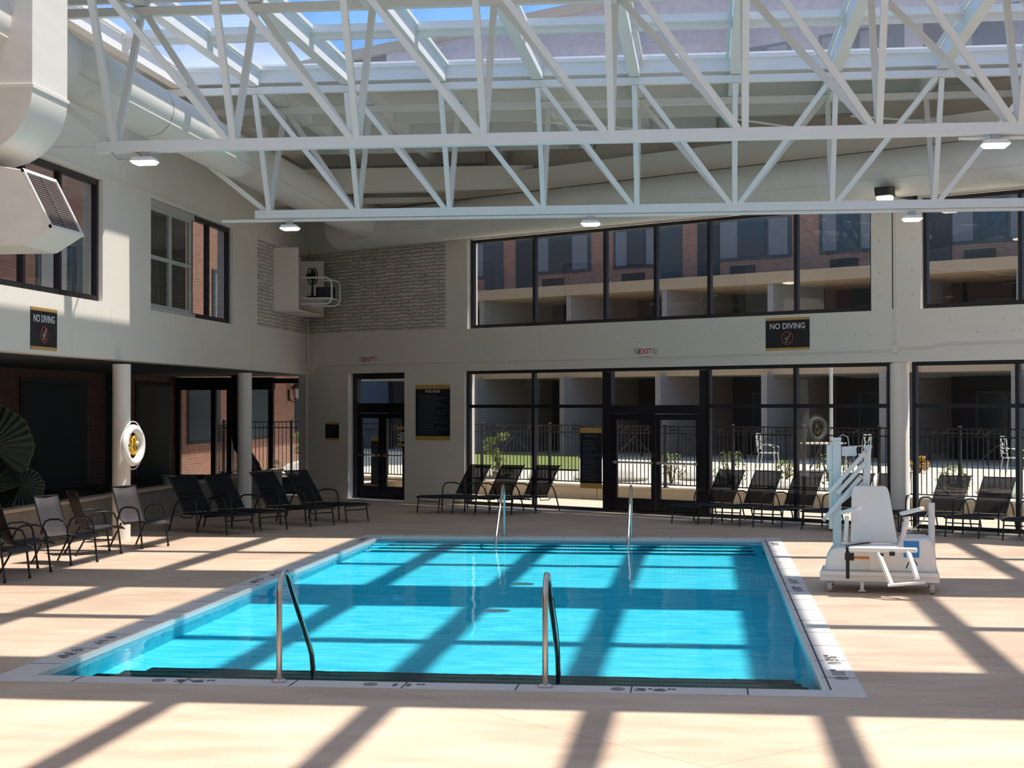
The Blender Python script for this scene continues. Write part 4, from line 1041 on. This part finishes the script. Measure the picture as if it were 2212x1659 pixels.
# ------------------------------------------------------------------ pool rails
def rail(label, x, y, far):
    t = thing('handrail', label, 'handrail', (x, y, 0), PI if far else 0, 'stainless pool handrails')
    P = [(0, 0, 0), (0, 0, .70), (0, .02, .79), (0, .07, .865), (0, .145, .905), (0, .22, .89), (0, .29, .83), (0, .40, .72), (0, 1.05, .14), (0, 1.12, .06), (0, 1.16, -.06), (0, 1.17, -.5), (0, 1.17, -.62)]
    b = MB(); b.tube(P, .024, 14); b.build('tube', 'steel', t, smooth=True)
    b = MB(); b.lathe([(.065, .006), (.065, .02), (.05, .032), (.026, .036)], n=20); b.build('escutcheon', 'steel', t, smooth=True)
    return t
rail('stainless handrail at the near pool edge, left of the two', -3.53, 13.16, False)
rail('stainless handrail at the near pool edge, right of the two, with a tied cord', -1.31, 13.16, False)
rail('stainless handrail at the far pool edge, left of the two', -3.52, 28.17, True)
rail('stainless handrail at the far pool edge, right of the two', -1.30, 28.17, True)
tag(MB().tube([(-1.285, 13.59, .68), (-1.26, 13.74, .4), (-1.27, 13.99, .2), (-1.29, 14.24, .05)], .004, 5).build('tied_cord', 'strap_black', None), 'thin black cord tied to the near right handrail', 'cord')

# ------------------------------------------------------------------ life ring on the first column
lr = thing('life_ring', 'white life ring hanging on the first round column', 'life ring', (-9.74, 26.62, 1.63), 0)
lr.rotation_euler = (0, 0, R(80))
b = MB(); b.tube([(.29*math.cos(2*PI*i/32)*.98, -.05, .29*math.sin(2*PI*i/32)) for i in range(32)], .068, 12, closed=True); b.build('ring', 'plastic_white', lr, smooth=True)
b = MB()
for k in range(4):
    a0 = PI/4+k*PI/2; b.tube([(.37*math.cos(a)*(1.0+.10*math.sin((a-a0)/(PI/2)*PI)), -.05, .37*math.sin(a)*(1.0+.10*math.sin((a-a0)/(PI/2)*PI))) for a in [a0+PI/2*i/8 for i in range(9)]], .009, 6)
b.build('grab_rope', 'rope_white', lr, smooth=True)
b = MB()
for k in range(4):
    a = PI/4+k*PI/2; b.tube([(.29*math.cos(a)*.97+0, -.05, .29*math.sin(a)*.97), (.29*math.cos(a)*1.03, -.05, .29*math.sin(a)*1.03)], .074, 12)
b.build('band', 'mirror_white', lr, smooth=True)
cr_ = thing('rope_coil', 'coiled yellow rescue rope hanging inside the life ring', 'rope', (-9.74, 26.62, 1.63), R(80)); q = random.Random(5)
b = MB(); P = []
for i in range(150):
    a = i*.42; P.append((.07*math.cos(a)*q.uniform(.7, 1.2), -.05+.03*math.sin(i*.7), .15*math.sin(a)*q.uniform(.8, 1.1)))
b.tube(P, .011, 5); b.build('coil', 'rope_yellow', cr_)
b = MB(); b.ball((.05, -.10, .04), .035, 10); b.build('float_ball', 'plastic_white', cr_, smooth=True)
b = MB(); b.box(-.03, .03, -.03, .12, -.02, .02); b.build('hook', 'strap_black', cr_)

# ------------------------------------------------------------------ signs
def board(name, label, origin, rz, w, h, cat='sign', band=.1, bot=None):
    t = thing(name, label, cat, origin, rz)
    b = MB(); b.box(-w/2, w/2, -.008, 0, -h/2, h/2); b.build('board', 'sign_black', t)
    bot = band if bot is None else bot
    for z0_, z1_ in ((h/2-band*h, h/2), (-h/2, -h/2+bot*h)):
        b = MB(); b.box(-w/2, w/2, -.0095, -.0075, z0_, z1_); b.build('gold_band', 'gold_paint', t)
    return t
def no_diving(origin, rz, label):
    t = board('no_diving_sign', label, origin, rz, 1.0, .64, band=.075)
    text('NO DIVING', .155, 'letter_white', t, (0, -.010, .15), name='lettering', bold=.002)
    b = MB(); c = (0, -.011, -.085); b.tube([(c[0]+.125*math.cos(2*PI*i/36), c[1], c[2]+.125*math.sin(2*PI*i/36)) for i in range(36)], .009, 6, closed=True)
    b.bar((c[0]-.088, c[1], c[2]+.088), (c[0]+.088, c[1], c[2]-.088), .014, .004); b.build('prohibition_ring', 'sign_red', t)
    b = MB(); y = -.0125
    b.bar((-.06, y, -.165), (.06, y, -.165), .014, .003)                       # surface line
    b.bar((-.035, y, -.155), (-.01, y, -.115), .018, .003); b.bar((-.01, y, -.118), (-.04, y, -.095), .016, .003)   # arms and head
    b.bar((-.005, y, -.11), (.035, y, -.05), .024, .003); b.bar((.035, y, -.055), (.065, y, .01), .015, .003)
    b.ball((-.042, y, -.088), .011, 8); b.build('diver_pictogram', 'letter_white', t)
no_diving(BW(14.16, 0, 3.70), BR, 'landscape NO DIVING sign on the back wall beam')
no_diving(LW(23.78, 0, 3.48), LR, 'NO DIVING sign on the left wall beam beneath the sunlit sill')
def rules(t, w, z0, z1, n, seed, mat='letter_grey', lh=.012):
    q = random.Random(seed); b = MB()
    for i in range(n):
        z = z0-(z0-z1)*i/(n-1); b.box(-w/2, -w/2+w*q.uniform(.55, 1.), -.0115, -.009, z-lh/2, z+lh/2)
    b.build('small_print', mat, t)
pr = board('pool_rules_sign', 'tall black POOL RULES sign with gold bands right of the small door', BW(4.43, 0, 2.135), BR, 1.13, 1.31, band=.075)
text('POOL RULES', .085, 'letter_white', pr, (0, -.010, .50), name='lettering', bold=.001); rules(pr, .96, .40, -.50, 26, 1)
sm = board('wall_notice', 'small black notice with gold bands on the wall left of the small door', BW(.92, 0, 1.66), BR, .50, .45, band=.12)
rules(sm, .36, .11, -.11, 6, 2)
wn = board('warning_board', 'tall black WARNING board on the glass left of the double door', BW(9.13, .10, 1.15), BR, .60, 1.32, band=.085)
text('WARNING', .075, 'letter_grey', wn, (0, -.010, .48), name='lettering'); rules(wn, .46, .38, -.48, 20, 3)
wn2 = board('warning_board', 'tall black WARNING board behind the left leaf of the small door', BW(2.13, .42, .88), BR, .48, 1.30, band=.085)
text('WARNING', .06, 'letter_grey', wn2, (0, -.010, .42), name='lettering'); rules(wn2, .38, .34, -.48, 20, 4)
dc = thing('door_sticker', 'gold and white notice sticker on the right leaf of the small door', 'sticker', BW(3.16, .205, 1.55), BR)
b = MB(); b.box(-.15, .15, -.003, 0, .17, .24); b.box(-.15, .15, -.003, 0, -.24, -.17); b.build('gold_stripe', 'gold_paint', dc)
b = MB(); 
for i, wd in enumerate((.16, .26, .2, .26, .22)): b.box(.15-wd, .15, -.003, 0, .09-i*.045-.012, .09-i*.045+.012)
b.build('small_print', 'letter_white', dc)
# exit signs
def exit_sign(origin, label):
    t = thing('exit_sign', label, 'exit sign', origin, BR, 'EXIT signs above the doors')
    b = MB(); b.box(-.16, .16, -.06, 0, -.10, .10); b.build('housing', 'plastic_white', t, bevel=.012)
    text('EXIT', .16, 'exit_red', t, (0, -.062, 0), name='lettering', bold=.004)
    for s in (-1, 1):
        b = MB(); b.ball((s*.24, -.06, .02), .055, 12, (1, .8, 1)); b.box(s*.24-.04, s*.24+.04, -.05, 0, -.04, .04); b.build('lamp_head', 'plastic_grey', t, smooth=True)
    return t
e0 = exit_sign(BW(10.72, 0, 3.43), 'red EXIT sign above the double door')
clone(e0, 'red EXIT sign above the small door', BW(2.30, 0, 3.43), BR)

# ------------------------------------------------------------------ corner cabinet, rail shelf, fan, radio
cb = thing('wall_cabinet', 'white open-sided wall cabinet high in the stone corner', 'cabinet', (LX, 0, 0), LR)
b = MB(); b.box(36.95, 37.0, -.62, 0, 4.55, 6.0); b.box(37.0, 39.5, -.04, 0, 4.55, 6.0); b.box(37.0, 39.5, -.62, 0, 4.51, 4.55); b.box(39.48, 39.52, -.62, -.04, 4.55, 5.9)
b.build('carcass', 'wall_paint', cb)
sh = thing('wall_shelf', 'white tubular railed shelf fixed inside the corner cabinet', 'shelf', (LX+.62, 37.9, 4.72), 0)
b = MB(); b.box(-.1, .62, -.3, .55, .12, .15); b.build('shelf_board', 'plastic_white', sh)
for y in (-.32, .57):
    b = MB(); b.tube([(-.1, y, .62), (.50, y, .62), (.60, y, .58), (.65, y, .48), (.65, y, .12), (.60, y, .03), (.52, y, 0), (-.1, y, 0)], .022, 8); b.build('rail', 'plastic_white', sh, smooth=True)
fn = thing('desk_fan', 'black desk fan standing on the railed shelf', 'fan', (LX+.75, 37.8, 4.89), R(80))
b = MB(); b.lathe([(.13, 0), (.13, .02), (.03, .04), (.02, .35)], n=16); b.build('stand', 'strap_black', fn, smooth=True)
b = MB(); b.tube([(.19*math.cos(2*PI*i/24), -.05, .5+.19*math.sin(2*PI*i/24)) for i in range(24)], .012, 6, closed=True); b.tube([(.19*math.cos(2*PI*i/24), .05, .5+.19*math.sin(2*PI*i/24)) for i in range(24)], .012, 6, closed=True)
for k in range(16):
    a = 2*PI*k/16; b.bar((.03*math.cos(a), -.08, .5+.03*math.sin(a)), (.19*math.cos(a), -.05, .5+.19*math.sin(a)), .006); b.bar((.03*math.cos(a), .08, .5+.03*math.sin(a)), (.19*math.cos(a), .05, .5+.19*math.sin(a)), .006)
b.build('guard', 'strap_black', fn)
b = MB(); b.tube([(0, -.04, .5), (0, .14, .5)], .06, 12)
for k in range(5):
    a = 2*PI*k/5; b.bar((.03*math.cos(a), -.02, .5+.03*math.sin(a)), (.15*math.cos(a), -.02, .5+.15*math.sin(a)), .08, .004, up=(.3, 1, 0))
b.build('blades', 'strap_black', fn)
rd = thing('radio', 'dark box radio lying on the railed shelf behind the fan', 'radio', (LX+1.0, 38.1, 4.872), R(20))
b = MB(); b.box(-.22, .22, -.12, .12, 0, .27); b.build('body', 'strap_black', rd, bevel=.01)
b = MB(); b.box(-.20, .20, -.124, -.12, .02, .25); b.build('front_panel', 'recess_dark', rd)
tag(MB().tube([(LX+.05, 40.2, 4.5), (LX+.05, 40.2, 3.35)], .02, 8).build('conduit', 'wall_paint', None, smooth=True), 'pale conduit dropping down the stone corner below the cabinet', 'conduit')

# ------------------------------------------------------------------ pool lift
LFT = thing('pool_lift', 'white wheeled pool lift with moulded seat beside the pool', 'pool lift', (1.43, 20.25, 0), R(-6)); LFT.scale = (1.08, 1, 1)
def part(b, name, mat, parent=LFT, **k): return b.build(name, mat, parent, **k)
b = MB(); b.box(-.05, 1.27, -.02, .06, .14, .26); b.box(-.05, 1.27, .06, .95, .16, .24); b.box(-.05, 1.27, -.05, -.02, .21, .26); part(b, 'chassis', 'plastic_white', bevel=.012)
b = MB()     # moulded cowl: low left hump, high right hump
prof = [(-.0, .24), (0.02, .42), (.07, .52), (.16, .545), (.74, .545), (.80, .57), (.84, .655), (.90, .67), (1.12, .67), (1.19, .645), (1.225, .56), (1.245, .24)]
b.prism(prof, .06, .80, lambda p, q, t: (p, t, q)); part(b, 'cowl', 'plastic_white', bevel=.035, smooth=False)
for x, y in ((.06, .05), (1.19, .04), (.06, .85), (1.19, .85)):
    b = MB(); b.box(x-.035, x+.035, y-.02, y+.02, .10, .17); f_ = part(b, 'caster_fork', 'plastic_grey')
    b = MB(); b.tube([(x-.022, y, .07), (x+.022, y, .07)], .069, 20); b.build('wheel', 'wheel_grey', f_, smooth=True)
    b = MB(); b.tube([(x-.028, y, .062), (x+.028, y, .062)], .025, 12); b.build('hub', 'plastic_white', f_, smooth=True)
b = MB(); b.box(.40, .44, .0, .04, .03, .14); b.box(.38, .46, -.01, .05, .02, .035); part(b, 'levelling_foot', 'plastic_white')
b = MB(); b.box(.09, .185, .34, .45, .5, 1.86); m_ = part(b, 'mast', 'lift_blue_white', bevel=.01)
b = MB(); b.box(.085, .19, .33, .46, 1.86, 1.89); b.box(.19, .36, .36, .43, 1.66, 1.78); b.box(.02, .09, .36, .46, 1.48, 1.80); b.box(.045, .09, .35, .45, .75, 1.48)
b.build('mast_box', 'lift_blue_white', m_, bevel=.008)
b = MB(); b.tube([(.15, .39, 1.88), (.20, .38, 1.93), (.26, .38, 1.90), (.28, .38, 1.78)], .007, 6); b.build('mast_cable', 'plastic_grey', m_, smooth=True)
for (p, q, w_) in (((-.02, .25, .86), (.42, .30, 1.42), .07), ((.06, .22, 1.22), (.50, .30, 1.76), .075), ((.14, .25, 1.20), (.46, .30, 1.58), .04), ((.10, .27, 1.02), (.44, .31, 1.33), .04)):
    b = MB(); b.bar(p, q, .05, w_, up=(0, 1, 0)); a_ = part(b, 'lift_arm', 'lift_blue_white', bevel=.006)
b = MB(); b.bar((.44, .34, .72), (.49, .34, 1.80), .08, .085, up=(0, 1, 0)); b.box(.455, .535, .30, .38, 1.76, 1.80); part(b, 'rear_post', 'lift_blue_white', bevel=.006)
for x, z in ((.0, .88), (.40, 1.40), (.08, 1.25), (.47, 1.72)):
    b = MB(); b.tube([(x, .19, z), (x, .33, z)], .016, 10); part(b, 'pivot_pin', 'steel', smooth=True)
b = MB()      # seat back shell
def seatback(q, s):
    w_ = .17+.045*(1-q)+(.03 if q < .15 else 0); return w_
rows = []
for i in range(11):
    q = i/10; zz = .60+.70*q; hwid = .265-.060*q
    if q > .93: hwid -= .02
    rows.append([(.555-.045*q+hwid*s_, .10+.10*q-.035*(1-abs(s_)**2)*-1, zz) for s_ in (-1, -.8, -.4, 0, .4, .8, 1)])
b.sheet(rows); sb = part(b, 'seat_back', 'plastic_white', smooth=True, solid=.03, sub=2)
b = MB(); b.prism([(-.25, -.45), (.28, -.45), (.25, .12), (-.24, .12)], .545, .60, lambda p, q, t: (.55+p, q, t)); part(b, 'seat_pan', 'plastic_white', bevel=.02)
b = MB(); b.box(.28, 1.02, -.48, -.40, .545, .60); part(b, 'seat_crossbar', 'plastic_white', bevel=.012)
for s_, xo in ((-1, .235), (1, .86)):
    b = MB(); b.bar((xo+.0, .12, .62), (xo+(.02 if s_ < 0 else .06), .02, .93), .045, .05); part(b, 'arm_bracket', 'plastic_white', bevel=.008)
    b = MB(); b.bar((xo-.05 if s_ < 0 else xo, .08, .97), (xo+.17 if s_ < 0 else xo+.22, -.30, 1.06), .06, .045); part(b, 'armrest', 'plastic_white', bevel=.012)
b = MB(); F1 = [(.60, -.46, .54), (.74, -.62, .18), (1.08, -.60, .22)]; F2 = [(.92, -.46, .56), (1.02, -.62, .24)]
b.bar(F1[0], F1[1], .05, .04); b.bar(F2[0], F2[1], .05, .04); b.bar((.70, -.63, .17), (1.10, -.63, .215), .10, .03); part(b, 'footrest', 'plastic_white', bevel=.008)
b = MB(); b.bar((.27, -.44, .60), (.27, -.47, .22), .04, .012); b.bar((.26, -.42, .612), (.50, -.10, .625), .05, .01); b.box(.24, .34, -.49, -.46, .44, .53); b.box(.62, .66, -.488, -.48, .50, .53); b.box(.72, .78, -.49, -.48, .545-.04, .55); b.bar((.96, -.48, .52), (.90, -.49, .36), .02, .01); b.bar((.96, -.48, .50), (1.02, -.49, .40), .02, .01); part(b, 'seat_belt', 'strap_black')
b = MB(); b.box(.27, .50, .052, .058, .28, .44); st_ = part(b, 'caution_label', 'mirror_white')
b = MB(); b.box(.27, .50, .049, .053, .41, .44); b.build('label_header', 'sticker_orange', st_)
b = MB(); b.box(.88, 1.05, .050, .058, .44, .64); part(b, 'blue_label', 'sticker_blue')
b = MB(); b.tube([(1.20, .55, .5), (1.20, .55, 1.08)], .038, 12); part(b, 'side_post', 'plastic_white', smooth=True)
b = MB(); b.tube([(1.17, .52, .98), (1.1, .45, .86), (.95, .40, .72), (.75, .38, .70)], .007, 6); part(b, 'control_cable', 'plastic_grey', smooth=True)
# ------------------------------------------------------------------ light, world, camera
w = bpy.data.worlds.new('sky'); SC.world = w; w.use_nodes = True
nt = w.node_tree; nt.nodes.clear()
bg = nt.nodes.new('ShaderNodeBackground'); wo = nt.nodes.new('ShaderNodeOutputWorld')
tc = nt.nodes.new('ShaderNodeTexCoord'); sx = nt.nodes.new('ShaderNodeSeparateXYZ'); nt.links.new(tc.outputs['Generated'], sx.inputs[0])
rp = nt.nodes.new('ShaderNodeValToRGB'); nt.links.new(sx.outputs['Z'], rp.inputs[0])
rp.color_ramp.elements[0].position = 0.; rp.color_ramp.elements[0].color = (.45, .62, .86, 1)
rp.color_ramp.elements[1].position = .6; rp.color_ramp.elements[1].color = (.12, .25, .50, 1)
e_ = rp.color_ramp.elements.new(.14); e_.color = (.13, .40, .86, 1)
nz = nt.nodes.new('ShaderNodeTexNoise'); nz.inputs['Scale'].default_value = 3.2; nz.inputs['Detail'].default_value = 6; nt.links.new(tc.outputs['Generated'], nz.inputs['Vector'])
cr = nt.nodes.new('ShaderNodeMapRange'); cr.inputs['From Min'].default_value = .54; cr.inputs['From Max'].default_value = .75; nt.links.new(nz.outputs['Fac'], cr.inputs['Value'])
mx = nt.nodes.new('ShaderNodeMix'); mx.data_type = 'RGBA'; mx.inputs[7].default_value = (.80, .83, .90, 1)
nt.links.new(cr.outputs[0], mx.inputs[0]); nt.links.new(rp.outputs[0], mx.inputs[6]); nt.links.new(mx.outputs[2], bg.inputs[0])
bg.inputs[1].default_value = 1.3
nt.links.new(bg.outputs[0], wo.inputs[0])
sd = bpy.data.lights.new('sun', 'SUN'); sd.energy = 6.2; sd.angle = R(.9); sd.color = (1., .93, .84)
so = bpy.data.objects.new('sun', sd); COL.objects.link(so)
so.rotation_euler = Vector((.372, -.02, 1.)).to_track_quat('Z', 'Y').to_euler()
sd.cycles.is_caustics_light = True
cam = bpy.data.cameras.new('camera'); co = bpy.data.objects.new('camera', cam); COL.objects.link(co)
FPX = 3500.
cam.sensor_fit = 'HORIZONTAL'; cam.sensor_width = 36.; cam.lens = FPX/2212*36.; cam.clip_end = 400; cam.clip_start = .05
yaw = math.atan(420/FPX); pitch = math.atan(46.2/FPX); roll = R(-.092)
co.location = (0, 0, 2.3)
co.rotation_mode = 'XYZ'
co.matrix_world = Matrix.Translation((0, 0, 2.3)) @ Matrix.Rotation(yaw, 4, 'Z') @ Matrix.Rotation(PI/2+pitch, 4, 'X') @ Matrix.Rotation(roll, 4, 'Z')
SC.camera = co
vs_ = SC.view_settings
vs_.view_transform = 'Standard'; vs_.look = 'None'; vs_.gamma = 1; vs_.use_curve_mapping = False; vs_.exposure = .28
SC.cycles.max_bounces = 10; SC.cycles.diffuse_bounces = 5; SC.cycles.glossy_bounces = 4; SC.cycles.transmission_bounces = 8; SC.cycles.transparent_max_bounces = 16
SC.cycles.sample_clamp_indirect = 4.
SC.cycles.caustics_reflective = True
SC.cycles.caustics_refractive = True
SC.cycles.use_denoising = True
